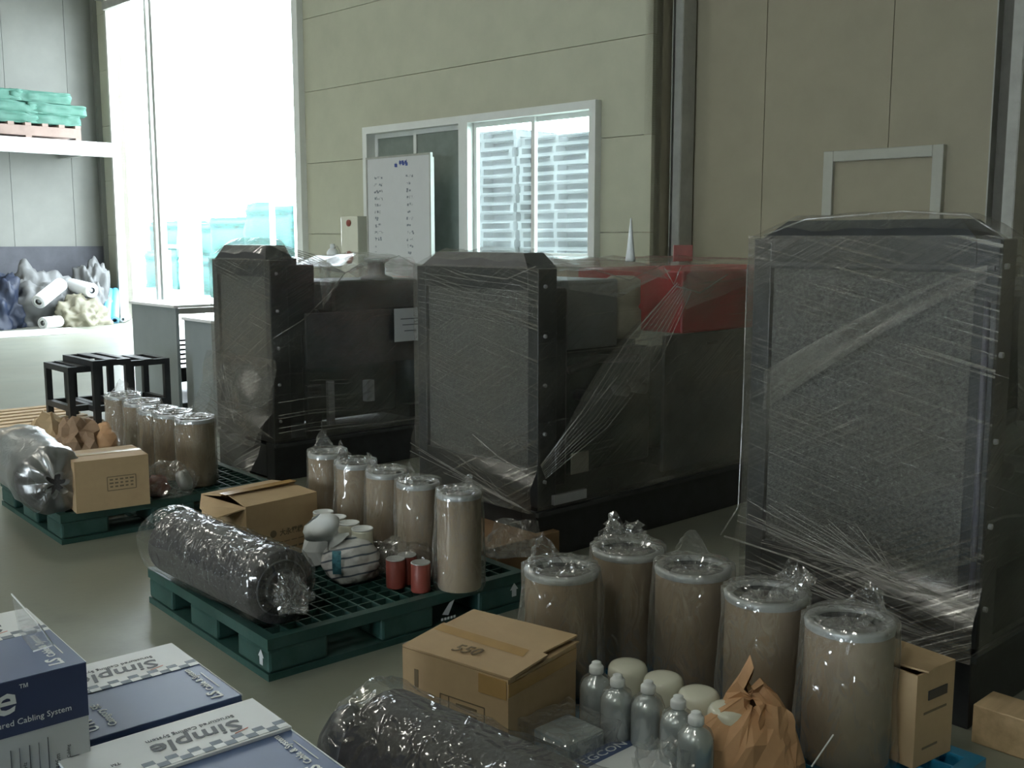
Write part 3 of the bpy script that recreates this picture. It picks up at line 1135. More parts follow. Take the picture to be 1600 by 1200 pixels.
MB().lathe([(0.016, 0), (0.016, 0.001)], 16, Matrix.Translation((w2 * 0.36, -0.0005, h2 * 0.45)) @ Matrix.Rotation(PI / 2, 4, 'X')).build('printed_emblem', m_boxink, t)

# box on the blue pallet
z3 = 0.40
A, B, C_ = G(794, 1063, z3), G(900, 1005, z3), G(662, 999, z3)
w3, v3 = (B - A).length, (C_ - A).length
h3 = z3 - PZ
t = carton('battered taped cardboard box at the front, left of the grey bottles', (A.x, A.y, PZ), rzof(B - A), w3, v3, h3)
def lz(x):
    return h3 + 0.002 + 0.022 * x / w3


flap(t, [(0.0, -0.006, lz(0)), (0, v3, lz(0)), (w3 * .56, v3, lz(w3 * .56)), (w3 * .5, v3 * .5, lz(w3 * .5)), (w3 * .57, v3 * .3, lz(w3 * .57)), (w3 * .52, -.010, lz(w3 * .52))], name='flap')
flap(t, [(w3 * .40, 0.02, h3 + .006), (w3 * .40, v3, h3 + .006), (w3, v3, h3 + .014), (w3 * 1.0, -0.004, h3 + .020)])
flap(t, [(0.03, -0.002, h3 - .010), (0.02, .07, h3 - .006), (w3 - .02, .07, h3 - .006), (w3, -0.010, h3 + .004)], name='inner_flap')
tp_ = MB()
for (a_, b_) in (((w3 * .36, v3 * .10), (w3 * .50, v3 * .98)),):
    q_ = [(a_[0], a_[1]), (b_[0], a_[1] + .01), (b_[0] + .005, b_[1]), (a_[0] + .01, b_[1])]
    vs = [tp_.bm.verts.new(Vector((x_, y_, lz(x_) + 0.0062))) for x_, y_ in q_]
    tp_.bm.faces.new(vs)
tp_.build('packing_tape', m_tape, t, label='glossy brown tape strip on the lid')
MB().box((w3 * .5, -0.001, h3 - 0.03), (w3, 0.002, 0.035)).build('packing_tape', m_tape, t)
MB().box((-0.001, 0.05, h3 - 0.03), (0.002, 0.09, 0.05)).build('packing_tape', m_tape, t)
text('550', 0.055, m_boxink, t, (w3 * 0.12, v3 * 0.62, lz(w3 * .2) + 0.008), (0.15, -1, 0), (1, 0.15, 0.12), shear=0.3, depth=0.0008)
st = MB()
cy, cz = v3 * 0.42, h3 * 0.42
for c, d in (((-0.0008, cy, cz + .05), (.001, .15, .003)), ((-0.0008, cy, cz - .05), (.001, .15, .003)), ((-0.0008, cy + .075, cz), (.001, .003, .1)), ((-0.0008, cy - .075, cz), (.001, .003, .1)), ((-0.0008, cy + .045, cz), (.001, .003, .1))):
    st.box(c, d)
for i in range(4):
    st.box((-0.0008, cy - 0.015, cz + .035 - i * .022), (.001, .07, .007))
st.box((-0.0008, v3 * 0.86, h3 * 0.7), (.001, .014, .05))
st.build('printed_stamp', m_boxink, t, kind='stuff')

# box with hand hole, right of the nearest filter
z4 = 0.40
Bc = G(1493, 1033, z4)
Ac = G(1434, 1057, z4)
d4 = (Bc - Ac).normalized()
w4 = (Bc - Ac).length
t = carton('cardboard box with black slot hand hole, right of the nearest large filter', (Ac.x, Ac.y, PZ), rzof(d4), w4, 0.20, z4 - PZ)
h4 = z4 - PZ
flap(t, [(0.03, -.012, h4 + .004), (w4 * .5, -.004, h4 + .003), (w4, 0, h4), (w4, .20, h4), (0, .20, h4)])
MB().box((w4 * .55, -.0015, h4 * .74), (w4 * .5, .003, .026), bev=.001).build('hand_hole', m_dark, t)
MB().box((w4 * .5, -.0015, h4 * .56), (w4 * .6, .001, .006)).build('printed_mark', m_boxink, t)
MB().box((w4 * .4, -.0015, h4 * .18), (w4 * .4, .001, .006)).build('printed_mark', m_boxink, t)


# ================================================================== FILTERS IN BAGS
def jitter(seed, amp, fz=9.0):
    def f(i, k, a, r, z):
        n1 = noise.noise(Vector((math.cos(a) * 2.2 + seed * 3, math.sin(a) * 2.2, z * fz)))
        n2 = noise.noise(Vector((math.cos(a) * 6 + seed * 5, math.sin(a) * 6, z * 3)))
        return r * (1 + amp * (n1 * 0.7 + n2 * 0.9)), 0, 0, 0
    return f


def make_filter(label, loc, dia, ht, seed, group, rz, tuft='side', flare=1.16):
    t = thing('wrapped_filter', label, 'filter', loc, rz, group)
    r = dia / 2
    MB().lathe([(r * 0.98, 0.0), (r, 0.006), (r, ht - 0.02), (r * 0.99, ht - 0.012), (r * 0.83, ht - 0.012), (r * 0.83, ht - 0.06)], 32, cap=True).build('filter_body', m_kraft2, t, True)
    ec = MB().lathe([(r * 1.01, ht - 0.02), (r * 1.03, ht - 0.006), (r * 1.0, ht), (r * 0.84, ht), (r * 0.82, ht - 0.008), (r * 0.82, ht - 0.05)], 32, cap=False).build('end_cap', m_ring, t, True)
    MB().lathe([(r * 0.81, ht - 0.0115), (r * 0.80, ht - 0.05)], 24, cap=False).build('inner_sleeve', m_dark2, ec, True)
    MB().lathe([(r * 0.62, ht - 0.024), (r * 0.58, ht - 0.016), (r * 0.2, ht - 0.02)], 24).build('inner_disc', mat('inner_disc_grey', (0.13, 0.12, 0.115), 0.5), ec, True)
    prof = [(r * flare * 0.97, 0.003)] + [(r * (flare + (1.07 - flare) * (q / 12.0) ** 1.3), 0.01 + (ht + 0.0) * q / 12.0) for q in range(13)]
    prof += [(r * 0.98, ht + 0.014), (r * 0.74, ht + 0.012)]
    MB().lathe(prof, 40, jit=jitter(seed, 0.10), cap=False).build('plastic_bag', f_bag, t, True, label='clear plastic bag around the filter')
    # crumpled mouth of the bag
    tf = MB()
    ang0 = seed * 1.3

    def mouth(s_, q):
        a = ang0 + s_ * 2 * PI
        rr = r * (0.98 - 0.9 * q)
        z_ = ht + 0.008 + 0.008 * math.sin(q * PI) - 0.025 * q + 0.034 * noise.noise(Vector((math.cos(a) * 3 + seed * 9, math.sin(a) * 3, q * 5))) * (0.3 + q)
        return Vector((math.cos(a) * rr, math.sin(a) * rr, z_ + 0.012 * noise.noise(Vector((math.cos(a) * 11, math.sin(a) * 11, q * 14 + seed)))))
    if tuft != 'full':
        def wing(s_, q):
            a = 2.0 + (s_ - 0.5) * 1.5
            base = Vector((math.cos(a) * r * 0.98, math.sin(a) * r * 0.98, ht + 0.01))
            out = Vector((math.cos(2.0) * 0.02, math.sin(2.0) * 0.02, 0.035 + 0.03 * math.sin(s_ * PI)))
            n_ = noise.noise_vector(Vector((s_ * 5 + seed * 4, q * 5, 1.0))) * 0.018 * (0.3 + q)
            return base + out * q * (0.4 + 0.8 * math.sin(s_ * PI)) + n_ - Vector((math.cos(a), math.sin(a), 0)) * 0.35 * r * q
        tf.patch(wing, 12, 7)
    if tuft == 'tail':
        def tail(s_, q):
            a = 1.6
            c = Vector((math.cos(a) * r * (0.45 + 0.7 * q), math.sin(a) * r * (0.45 + 0.7 * q), ht + 0.01 + 0.035 * math.sin(q * 2.2)))
            w_ = Vector((-math.sin(a), math.cos(a), 0)) * r * (1.2 - 0.7 * q) * (s_ - 0.5) * 1.4
            n_ = noise.noise_vector(Vector((s_ * 6 + seed * 2, q * 6, 3.0))) * 0.03
            return c + w_ + n_
        tf.patch(tail, 12, 10)
    tf.patch(mouth, 36, 6)
    tf.build('bag_mouth', f_bagtop, t, False, label='crumpled open mouth of the clear bag')
    return t


ord5 = ['leftmost', 'second from left', 'middle', 'fourth from left', 'rightmost']
row3 = ((877, 887, 0.22), (981, 855, 0.225), (1083, 884, 0.225), (1197, 925, 0.225), (1328, 968, 0.225))
notes3 = ['behind the front cardboard box', 'with tall upright bag tuft', 'with rumpled bag top', 'with the bag tail trailing right', 'nearest the camera']
for i, (px, py, dia) in enumerate(row3):
    c = G(px, py, 0.52)
    make_filter('large bagged kraft filter, %s of front five, %s' % (ord5[i], notes3[i]), (c.x, c.y, PZ), dia, 0.37, i + 1, 'large filters on the blue pallet', [0.3, 0.0, -0.5, -1.6, -1.3][i], ['side', 'tail', 'side', 'tail', 'side'][i], 1.2)
row2 = ((511, 706), (556, 722), (604, 736), (653, 752), (717, 768))
notes2 = ['beside the cardboard box', 'behind the white cans', 'behind the rightmost white can', 'behind the red tins', 'nearest the pallet corner arrow']
for i, (px, py) in enumerate(row2):
    c = G(px, py, 0.53)
    make_filter('slim bagged filter, %s on the middle pallet, %s' % (ord5[i], notes2[i]), (c.x, c.y, PZ), 0.172, 0.38, i + 11, 'slim filters on the middle pallet', i * 0.8, 'flat', 1.22)
row1 = ((192, 617), (222, 628), (246, 640), (270, 645), (304, 653))
notes1 = ['before the black stand', 'half hidden', 'with bunched bag top', 'half behind its neighbour', 'with the open dark centre']
for i, (px, py) in enumerate(row1):
    c = G(px, py, 0.52)
    make_filter('bagged filter, %s on the left pallet, %s' % (ord5[i], notes1[i]), (c.x, c.y, PZ), 0.21, 0.37, i + 21, 'filters on the left pallet', i * 0.7, 'flat' if i > 2 else 'side', 1.08)


# ================================================================== WRAPPED ROLLS
def wrapped_roll(label, near, far, r, m, fm, seed, ext=0.05):
    """dark roll lying on a pallet in a clear bag, near end = gathered bag"""
    near, far = Vector(near), Vector(far)
    t = thing('wrapped_roll', label, 'roll', (near.x, near.y, near.z - r), rzof(far - near))
    L_ = (far - near).length
    X = Matrix.Translation((0, 0, r)) @ Matrix.Rotation(PI / 2, 4, 'Y')
    MB().lathe([(r * .25, 0.02), (r * 0.35, 0.0), (r * .96, 0.0), (r * .985, 0.01), (r * .985, L_ - .01), (r * .9, L_)], 32, X, jit=lambda i, k, a, rr, z: (rr * (1 + 0.015 * math.sin(a * 3 + seed)), 0, 0, 0)).build('foam_roll', m, t, True)
    MB().lathe([(r * .70, -0.004), (r * .74, -.004), (r * .74, 0.001), (r * .5, 0.001), (r * .46, -.004), (r * .42, -.004)], 28, X, cap=False).build('wound_layer', m_dark2, t, True)
    prof = [(r * 0.30, -0.09), (r * 0.22, -0.06), (r * 0.65, -0.03), (r * 1.02, 0.0)] + [(r * 1.02, L_ * q / 14.0) for q in range(1, 15)] + [(r * 1.06, L_ + ext), (r * 0.9, L_ + ext * 2.2)]

    def jt(i, k, a, rr, z):
        n1 = noise.noise(Vector((math.cos(a) * 2.5 + seed, math.sin(a) * 2.5, z * 8)))
        n2 = noise.noise(Vector((math.cos(a) * 7 + seed, math.sin(a) * 7, z * 25)))
        up = math.cos(a)
        x = max(0.0, n1 * 0.10 + n2 * 0.06 + 0.03)
        if i < 3:
            x = n1 * 0.9
        return rr * (1 + x), 0, 0, 0
    MB().lathe(prof, 56, X, jit=jt, cap=False).build('plastic_bag', fm, t, True, label='clear plastic bag, gathered at the near end')
    return t


PVd = Vector((-PU.y, PU.x, 0))
n2_ = G(440, 918, PZ + 0.135)
f2_ = G(292, 852, PZ + 0.135)
wrapped_roll('dark roll in shiny clear plastic on the middle green pallet', n2_, n2_ + (f2_ - n2_).normalized() * 0.78, 0.135, m_roll, f_roll, 3)
tuft = MB().blob((0, 0, 0), (0.055, 0.07, 0.075), 0.6, 2.0, 4, 0.6, 4)
o = place(tuft.build('gathered_bag_end', f_bagtop, None), n2_ - (f2_ - n2_).normalized() * 0.07 + Vector((0, 0, -0.06)))
rollobj = [x for x in bpy.data.objects if x.name == 'wrapped_roll'][0]
bpy.context.view_layer.update()
o.matrix_basis = rollobj.matrix_world.inverted() @ Matrix.Translation(o.location)
o.parent = rollobj
n1_ = G(82, 752, PZ + 0.16)
f1_ = G(22, 700, PZ + 0.16)
wrapped_roll('roll in milky grey plastic on the left green pallet beside the stamped box', n1_, n1_ + (f1_ - n1_).normalized() * 0.75, 0.16, m_roll, f_rollm, 8)
f3_ = G(598, 1172, PZ + 0.15)
wrapped_roll('dark roll in shiny clear plastic, front centre at the bottom picture edge', f3_ + Vector((0.60, -0.55, 0)), f3_ , 0.15, m_roll, f_roll, 5, 0.03)
o = place(MB().blob((0, 0, 0), (0.10, 0.13, 0.17), 0.12, 1.6, 7, 0.5, 4).build('dark_bag', mat('dark_plastic', (0.03, 0.032, 0.036), 0.35, var=0.3), None, True), G(560, 1215, 0.1) + Vector((-0.03, 0.07, -0.1)))
tag(o, 'dark plastic bundle poking out left of the front wrapped roll', 'bundle')

# ================================================================== BOTTLES AND CANS
bt = None
for i, (px, py) in enumerate(((932, 1034), (965, 1054), (1013, 1064), (1060, 1087), (1088, 1112))):
    c = G(px, py, PZ + 0.235)
    lab = 'silver-grey bottle with white cap, %s of the five by the front box' % ['leftmost', 'second from left', 'middle', 'fourth from left', 'rightmost'][i]
    if bt is None:
        bt = thing('grease_bottle', lab, 'bottle', (c.x, c.y, PZ), 0, 'silver-grey bottles')
        r = 0.0425
        MB().lathe([(r * .9, 0), (r, .006), (r, .155), (r * .97, .168), (r * .82, .182), (r * .5, .192), (r * .36, .197), (r * .36, .212)], 28).build('bottle_body', m_silver, bt, True)
        MB().lathe([(r * .44, .205), (r * .46, .207), (r * .46, .222), (r * .38, .226), (r * .3, .226), (r * .3, .234), (r * .22, .236)], 18).build('cap', m_wht, bt, True)
        MB().lathe([(r * 1.03, .004), (r * 1.04, .15), (r * 1.02, .172), (r * .86, .19), (r * .55, .2), (r * .5, .205)], 30, jit=jitter(3, .05, 20), cap=False).build('shrink_wrap', f_bag, bt, True)
    else:
        dup(bt, (c.x, c.y, PZ), i * 1.1, lab)
oc = None
for i, (px, py) in enumerate(((981, 1036), (1037, 1056), (1092, 1079), (1140, 1103))):
    c = G(px, py, PZ + 0.17)
    lab = 'domed cream oil filter, %s of the four behind the bottles' % ['leftmost', 'second from left', 'third from left', 'rightmost'][i]
    if oc is None:
        oc = thing('oil_filter', lab, 'oil filter', (c.x, c.y, PZ), 0, 'cream oil filters')
        r = 0.056
        MB().lathe([(r * .96, 0), (r, .004), (r, .145), (r * .97, .157), (r * .88, .166), (r * .7, .171), (r * .35, .1735), (r * .05, .174)], 36).build('filter_can', m_cream, oc, True)
        MB().lathe([(r * 1.005, .0), (r * 1.02, .004), (r * 1.02, .012), (r * 1.005, .014)], 30, cap=False).build('crimped_rim', m_steel, oc, True)
    else:
        dup(oc, (c.x, c.y, PZ), 0, lab)
wc_ = None
for i, (px, py) in enumerate(((505, 800), (525, 808), (545, 817), (566, 826))):
    c = G(px, py, PZ + 0.19)
    lab = 'flat-topped white can, %s of the four behind the striped bag' % ['leftmost', 'second from left', 'third from left', 'rightmost'][i]
    if wc_ is None:
        wc_ = thing('white_can', lab, 'can', (c.x, c.y, PZ), 0, 'white cans on the middle pallet')
        r = 0.044
        MB().lathe([(r * .96, 0), (r, .004), (r, .18), (r * .98, .187)], 30).build('can_body', m_cream, wc_, True)
        MB().lathe([(r * .99, .1872), (r * 1.01, .19), (r * .99, .193), (r * .9, .192), (r * .88, .190)], 30).build('lid', m_wht, wc_, True)
    else:
        dup(wc_, (c.x, c.y, PZ), 0, lab)

# red tins in a clear bag on the middle pallet
rt_ = None
for i, (px, py, hh_) in enumerate(((657, 878, .11), (636, 866, .10), (618, 872, .09))):
    c = G(px, py, PZ + 0.115)
    lab = ['red tin nearest the pallet edge in the clear bag', 'red tin in the middle of the clear bag', 'red tin furthest left in the clear bag'][i]
    if rt_ is None:
        rt_ = thing('red_tin', lab, 'tin', (c.x, c.y, PZ), 0, 'red tins in the clear bag')
        MB().lathe([(.037, 0), (.038, .003), (.038, .108), (.036, .11)], 26).build('tin_body', m_redcan, rt_, True)
        MB().lathe([(.036, .1105), (.0385, .112), (.037, .115), (.033, .1145), (.03, .113)], 26).build('tin_lid', m_ring, rt_, True)
    else:
        dup(rt_, (c.x, c.y, PZ), 0, lab)
c = G(640, 905, PZ)
o = place(MB().blob((0, 0, 0), (0.15, 0.10, 0.105), 0.22, 3, 9, 0.55, 4).build('plastic_bag', f_bag, None), (c.x - 0.01, c.y + 0.06, PZ), -0.8)
tag(o, 'clear plastic bag over the red tins on the middle pallet', 'plastic bag')
for q, (px, py, s_, lab) in enumerate(((590, 865, .07, 'crumpled clear plastic behind the striped bag and red tins'), (800, 838, .09, 'clear film bunched under the skirt of the middle machine'))):
    c = G(px, py + 25, PZ if q == 0 else 0.15)
    o = place(MB().blob((0, 0, 0), (s_ * 1.4, s_, s_ * 1.1), 0.5, 2.5, q + 30, 0.4, 3).build('plastic_wrap', f_bagtop, None), (c.x, c.y, c.z), 0.4)
    tag(o, lab, 'plastic wrap')

# striped white and blue carrier bag
c = G(548, 905, PZ)
bagm, nt, out = nodes('striped_bag_plastic')
bb = N(nt, 'ShaderNodeBsdfPrincipled', i_Roughness=0.35)
sp = N(nt, 'ShaderNodeTexWave', i_Scale=9.0, i_Distortion=1.6)
sp.bands_direction = 'Z'
nt.links.new(coords(nt, 'Object', (1, 1, 1), (0.25, 0.2, 0)), sp.inputs['Vector'])
rr = N(nt, 'ShaderNodeValToRGB')
rr.color_ramp.elements[0].position = 0.86
rr.color_ramp.elements[0].color = (0.60, 0.61, 0.62, 1)
rr.color_ramp.elements[1].position = 0.95
rr.color_ramp.elements[1].color = (0.10, 0.13, 0.17, 1)
nt.links.new(sp.outputs['Fac'], rr.inputs[0])
nt.links.new(rr.outputs[0], bb.inputs['Base Color'])
nb = N(nt, 'ShaderNodeTexNoise', i_Scale=14.0, i_Detail=3.0)
nt.links.new(coords(nt), nb.inputs['Vector'])
bpp = N(nt, 'ShaderNodeBump', i_Strength=0.8, i_Distance=0.02)
nt.links.new(nb.outputs['Fac'], bpp.inputs['Height'])
nt.links.new(bpp.outputs[0], bb.inputs['Normal'])
nt.links.new(bb.outputs[0], out.inputs[0])
t = thing('carrier_bag', 'tied white carrier bag with thin dark stripes and blue print on the middle pallet', 'bag', (c.x, c.y, PZ), 0.0)
MB().blob((0, 0.02, 0), (0.115, 0.10, 0.105), 0.16, 2.0, 3, 0.6, 4).build('bag_body', bagm, t, True)


def neck(s_, q):
    a = s_ * 2 * PI
    ax = Vector((-0.05 - 0.10 * q, 0.02, 0.15 + 0.09 * q))
    rr_ = 0.055 * (1 - q * 3) if q < 0.2 else 0.022 + 0.05 * math.sin((q - 0.2) / 0.8 * PI * 0.9)
    rr_ = max(rr_, 0.016)
    n_ = 1 + 0.35 * noise.noise(Vector((math.cos(a) * 3, math.sin(a) * 3, q * 3)))
    return ax + Vector((math.cos(a) * rr_ * n_ * 0.8, math.sin(a) * rr_ * n_, math.cos(a) * rr_ * 0.6))


MB().patch(neck, 24, 12).build('tied_neck', m_wht, t, True)
MB().patch(lambda a, b: Vector((-0.055 + a * 0.035, -0.092 - 0.012 * math.sin(b * 3), 0.05 + b * 0.095)), 3, 6).build('blue_print', mat('blue_green_print', (0.08, 0.25, 0.33), 0.4, var=0.6, scale=40), t, label='blue printed panel')
# folded white paper behind the bag
c = G(508, 880, PZ)
o = place(MB().blob((0, 0, 0), (0.09, 0.07, 0.13), 0.25, 1.5, 5, 0.5, 2).build('white_package', m_wht, None), (c.x, c.y, PZ), 0.3)
tag(o, 'creased white paper package between the dark roll and the striped bag', 'package')

# red parts bag on the left pallet
c = G(262, 772, PZ)
t = thing('parts_bag', 'clear bag with red and silver parts right of the stamped box', 'bag', (c.x, c.y, PZ), 0)
MB().lathe([(.03, 0), (.055, .005), (.055, .05), (.03, .055)], 20, Matrix.Translation((0.06, 0.02, 0.06)) @ Matrix.Rotation(1.2, 4, 'Y')).build('ring_part', m_ring, t, True)
MB().blob((-0.05, 0, 0), (0.06, 0.06, 0.07), 0.2, 2, 4, 0.5, 3).build('red_part', m_redcan, t, True)
MB().blob((0, 0, 0), (0.15, 0.10, 0.12), 0.3, 2.4, 41, 0.5, 4).build('plastic_bag', f_bagtop, t)
# brown paper on the left pallet


def paper_bundle(label, loc, rz, sx, sy, sz, seed, m=m_paper, amp=0.42):
    o = place(MB().blob((0, 0, 0), (sx, sy, sz), amp, 1.5, seed, 0.35, 3).build('paper_bundle', m, None), loc, rz)
    return tag(o, label, 'paper')


c = G(80, 700, PZ)
paper_bundle('pale crumpled kraft paper between the milky roll and the stamped box', c, 0.2, 0.13, 0.12, 0.17, 3, m_kraft)
c = G(125, 712, PZ)
paper_bundle('dark brown crumpled paper behind the stamped box', c, 0.5, 0.14, 0.12, 0.17, 5, mat('dark_kraft_paper', (0.28, 0.18, 0.11), 0.75))
c = G(178, 708, PZ)
o = place(MB().blob((0, 0, 0), (0.17, 0.10, 0.14), 0.2, 1.6, 8, 0.5, 3).build('paper_parcel', m_paper, None), c, RZM)
tag(o, 'orange-brown paper parcel behind the stamped box, before the filters', 'parcel')

# large crumpled kraft paper bag in front
c = G(1160, 1215, PZ)
t = thing('kraft_paper_bag', 'large crumpled brown paper bag in front of the nearest filters', 'paper bag', (c.x, c.y + 0.02, PZ), 0)
bg_ = MB()
ring0 = [(-0.155, 0.0), (-0.12, -0.09), (-0.02, -0.12), (0.08, -0.11), (0.15, -0.04), (0.13, 0.06), (0.04, 0.10), (-0.08, 0.08)]
levels = [(0.0, 1.0, (0, 0)), (0.06, 0.97, (0, 0)), (0.12, 0.82, (0.01, 0.0)), (0.17, 0.56, (0.02, 0.01)), (0.20, 0.22, (0.02, 0.01)), (0.195, 0.04, (0.02, 0.01))]
NS = 24


def ringpt(k, lv, q):
    f = k / NS * len(ring0)
    i = int(f) % len(ring0)
    a, b = Vector(ring0[i]), Vector(ring0[(i + 1) % len(ring0)])
    p = a.lerp(b, f - int(f))
    z_, s_, off = lv
    ang = math.atan2(p.y, p.x)
    top = 0.0
    if q >= 2:
        g = min(1.0, (q - 1) / 3) * (0.75 if q == 5 else 1)
        top = g * (0.10 * math.exp(-((ang - 1.9) ** 2) / 0.25) + 0.05 * math.exp(-((ang - 0.4) ** 2) / 0.2) - 0.03 * math.exp(-((ang + 1.6) ** 2) / 0.8))
    n_ = noise.noise_vector(Vector((math.cos(ang) * 2.0, math.sin(ang) * 2.0, z_ * 12))) * 0.035
    return Vector((p.x * s_ + off[0], p.y * s_ + off[1], z_ + top)) + n_


rings = [[bg_.bm.verts.new(ringpt(k, lv, q)) for k in range(NS)] for q, lv in enumerate(levels)]
for i in range(len(rings) - 1):
    for k in range(NS):
        bg_.bm.faces.new((rings[i][k], rings[i][(k + 1) % NS], rings[i + 1][(k + 1) % NS], rings[i + 1][k]))
bg_.build('bag_paper', m_paper, t, sol=0.002)
lf = MB()
lf.patch(lambda a, b: Vector((0.03 + a * 0.09, -0.045 - 0.05 * (1 - b) + 0.01 * math.sin(a * 9), 0.05 + b * 0.165 - a * 0.03)) + noise.noise_vector(Vector((a * 4, b * 4, 2))) * 0.015, 6, 7)
lf.build('torn_fold', m_paper, t, label='lighter folded edge of the bag', sol=0.002)
# thin stick
c1, c2 = G(1268, 1198, 0.25), G(1302, 1148, 0.30)
o = MB().tube([(0, 0, 0), c2 - c1], 0.0022).build('thin_stick', m_wht)
o.location = c1
tag(o, 'thin pale stick standing in front of the nearest large filter', 'stick')

# wrapped block, blue printed box, clear bag at the bottom
c = G(889, 1144, PZ + 0.10)
t = thing('wrapped_block', 'small grey block in creased clear film below the front box', 'package', (c.x, c.y, PZ), RZM)
MB().box((0, 0, 0.055), (0.13, 0.13, 0.11), bev=0.008).build('block', m_grey, t)
MB().blob((0, 0, 0), (0.10, 0.10, 0.08), 0.10, 4, 3, 0.75, 4, sq=2.0).build('film_wrap', f_bagtop, t)
c = G(917, 1200, PZ + 0.07)
t = thing('printed_box', 'blue and white box lettered EGCON at the bottom picture edge', 'box', (c.x, c.y, PZ), RZM)
MB().box((0.10, -0.045, 0.035), (0.22, 0.19, 0.07), bev=0.002).build('box_body', m_wht, t)
MB().box((0.10, 0.025, 0.0706), (0.219, 0.049, 0.0012)).build('blue_band', m_bluebox, t)
text('EGCON', 0.036, m_wht, t, (0.008, 0.012, 0.0716), (1, 0, 0), (0, 1, 0), squash=1.25)
c = G(1030, 1215, PZ + 0.1)
o = place(MB().blob((0, 0, 0), (0.08, 0.06, 0.12), 0.5, 2.5, 33, 0.5, 4).build('plastic_bag', f_bagtop, None), (c.x, c.y, PZ))
tag(o, 'bunched clear plastic bag in front of the silver-grey bottles', 'plastic bag')

# ================================================================== CABLE BOXES, LEFT FOREGROUND
BU = hdir(2780)
BV = Vector((-BU.y, BU.x, 0))
RZB = rzof(BU)
BX, BY, BH = 0.37, 0.354, 0.20


def cable_box(label, near_right_top, ht=BH, flapup=False, upright=False):
    """origin at the near right corner of the base; x = -a (left), y = b (away)"""
    p = near_right_top
    t = thing('cable_box', label, 'box', (p.x, p.y, p.z - ht), RZB)
    MB().box((-BX / 2, BY / 2, ht / 2), (BX, BY, ht), bev=0.002).build('box_body', m_bluebox if not upright else m_ltgrey, t)
    wz = ht + 0.0008 + (0.006 if flapup else 0)
    b0 = 0.212
    if flapup:
        MB().box((-BX / 2, (b0 + BY) / 2 - 0.008, ht + 0.0035), (BX + 0.002, BY - b0 + 0.017, 0.006)).build('lid_flap', m_wht, t, label='raised white lid flap')
    else:
        MB().box((-BX / 2, (b0 + BY) / 2, ht + 0.0005), (BX, BY - b0, 0.001)).build('white_panel', m_wht, t)
        if upright:
            MB().box((-BX / 2, b0 / 2, ht + 0.0005), (BX, b0, 0.001)).build('blue_panel', m_bluebox, t)
    MB().box((0.0006, BY / 2, ht - 0.0005), (0.0015, BY, 0.003)).build('pale_edge', m_wht, t)
    ck = MB()
    cwd = 0.0205
    kx = int(BX / cwd)
    for i in range(kx):
        y = b0 + (0.0 if i % 2 else 0.0155) - 0.009
        ck.box((-cwd / 2 - i * cwd, y + 0.006, wz + 0.0004), (cwd, 0.0155, 0.0008))
    ck.build('checker_strip', mat('slate_ink', (0.10, 0.13, 0.17), 0.5), t)
    cw = MB()
    for i in range(kx):
        if i % 2 == 0:
            cw.box((-cwd / 2 - i * cwd, b0 - 0.003, wz + 0.0003), (cwd, 0.0155, 0.0008))
    cw.build('checker_strip', m_wht, t)
    zt = wz + 0.0006
    text('Simple', 0.062, m_ink, t, (-0.062, b0 + 0.075, zt), (-1, 0, 0), (0, -1, 0), shear=0.15, bold=0.0009, squash=1.04)
    text('Structured Cabling System', 0.0165, m_ink, t, (-0.062, b0 + 0.098, zt), (-1, 0, 0), (0, -1, 0), squash=0.95)
    MB().box((-0.078, b0 + 0.027, zt), (0.03, 0.0015, 0.0006), rz=0.25).build('red_swoosh', m_redink, t)
    z2_ = ht + 0.0012
    text('LS', 0.034, m_wht, t, (-0.030, 0.018, z2_), (0, 1, 0), (-1, 0, 0), bold=0.001, shear=0.1)
    text('Cable & System', 0.020, m_wht, t, (-0.030, 0.062, z2_), (0, 1, 0), (-1, 0, 0), bold=0.0004)
    MB().box((-0.018, 0.11, z2_), (0.002, 0.09, 0.0004)).build('tag_line', m_wht, t)
    text('UTP Cable', 0.033, m_wht, t, (-0.268, 0.03, z2_), (0, 1, 0), (-1, 0, 0), bold=0.0008)
    text('Category 5E', 0.022, m_wht, t, (-0.235, 0.03, z2_), (0, 1, 0), (-1, 0, 0), bold=0.0004)
    return t


T2 = G(378, 1086, 0.6)
T3 = G(394, 1096, 0.6) - BV * BY
t = cable_box('flat blue and white cable carton behind, its side strip showing', T2)
MB().box((-BX / 2, -0.0006, 0.095), (BX, 0.001, 0.19)).build('front_panel', m_bluebox, t)
text('Safe Smart Structured', 0.02, m_ink, t, (-0.30, -0.0015, 0.155), (1, 0, 0), (0, 0, 1))
t = cable_box('flat blue and white cable carton in front with raised white flap', T3, flapup=True)
text('™', 0.02, m_ink, t, (-0.29, 0.27, BH + 0.0075), (-1, 0, 0), (0, -1, 0))
tri = MB()
vs = [tri.bm.verts.new(Vector(p)) for p in ((-0.352, 0.335, BH + 0.0076), (-0.335, 0.335, BH + 0.0076), (-0.3435, 0.350, BH + 0.0076))]
tri.bm.faces.new(vs)
tri.build('triangle_mark', m_ink, t)
TA = G(134, 1035, 0.77)
HA = 0.37
t = cable_box('tall blue and white cable carton standing at the left picture edge', TA, ht=HA, upright=True)
MB().box((-BX / 2, -0.0006, HA - 0.048), (BX, 0.001, 0.096)).build('front_band', m_navy, t, label='dark blue front band')
text('Simple', 0.075, m_wht, t, (-0.118, -0.0015, HA - 0.055), (1, 0, 0), (0, 0, 1), shear=0.2, bold=0.001, squash=1.1, align='RIGHT')
text('™', 0.018, m_wht, t, (-0.112, -0.0015, HA - 0.022), (1, 0, 0), (0, 0, 1))
text('Structured Cabling System', 0.0145, m_wht, t, (-0.028, -0.0015, HA - 0.078), (1, 0, 0), (0, 0, 1), align='RIGHT', squash=1.0)
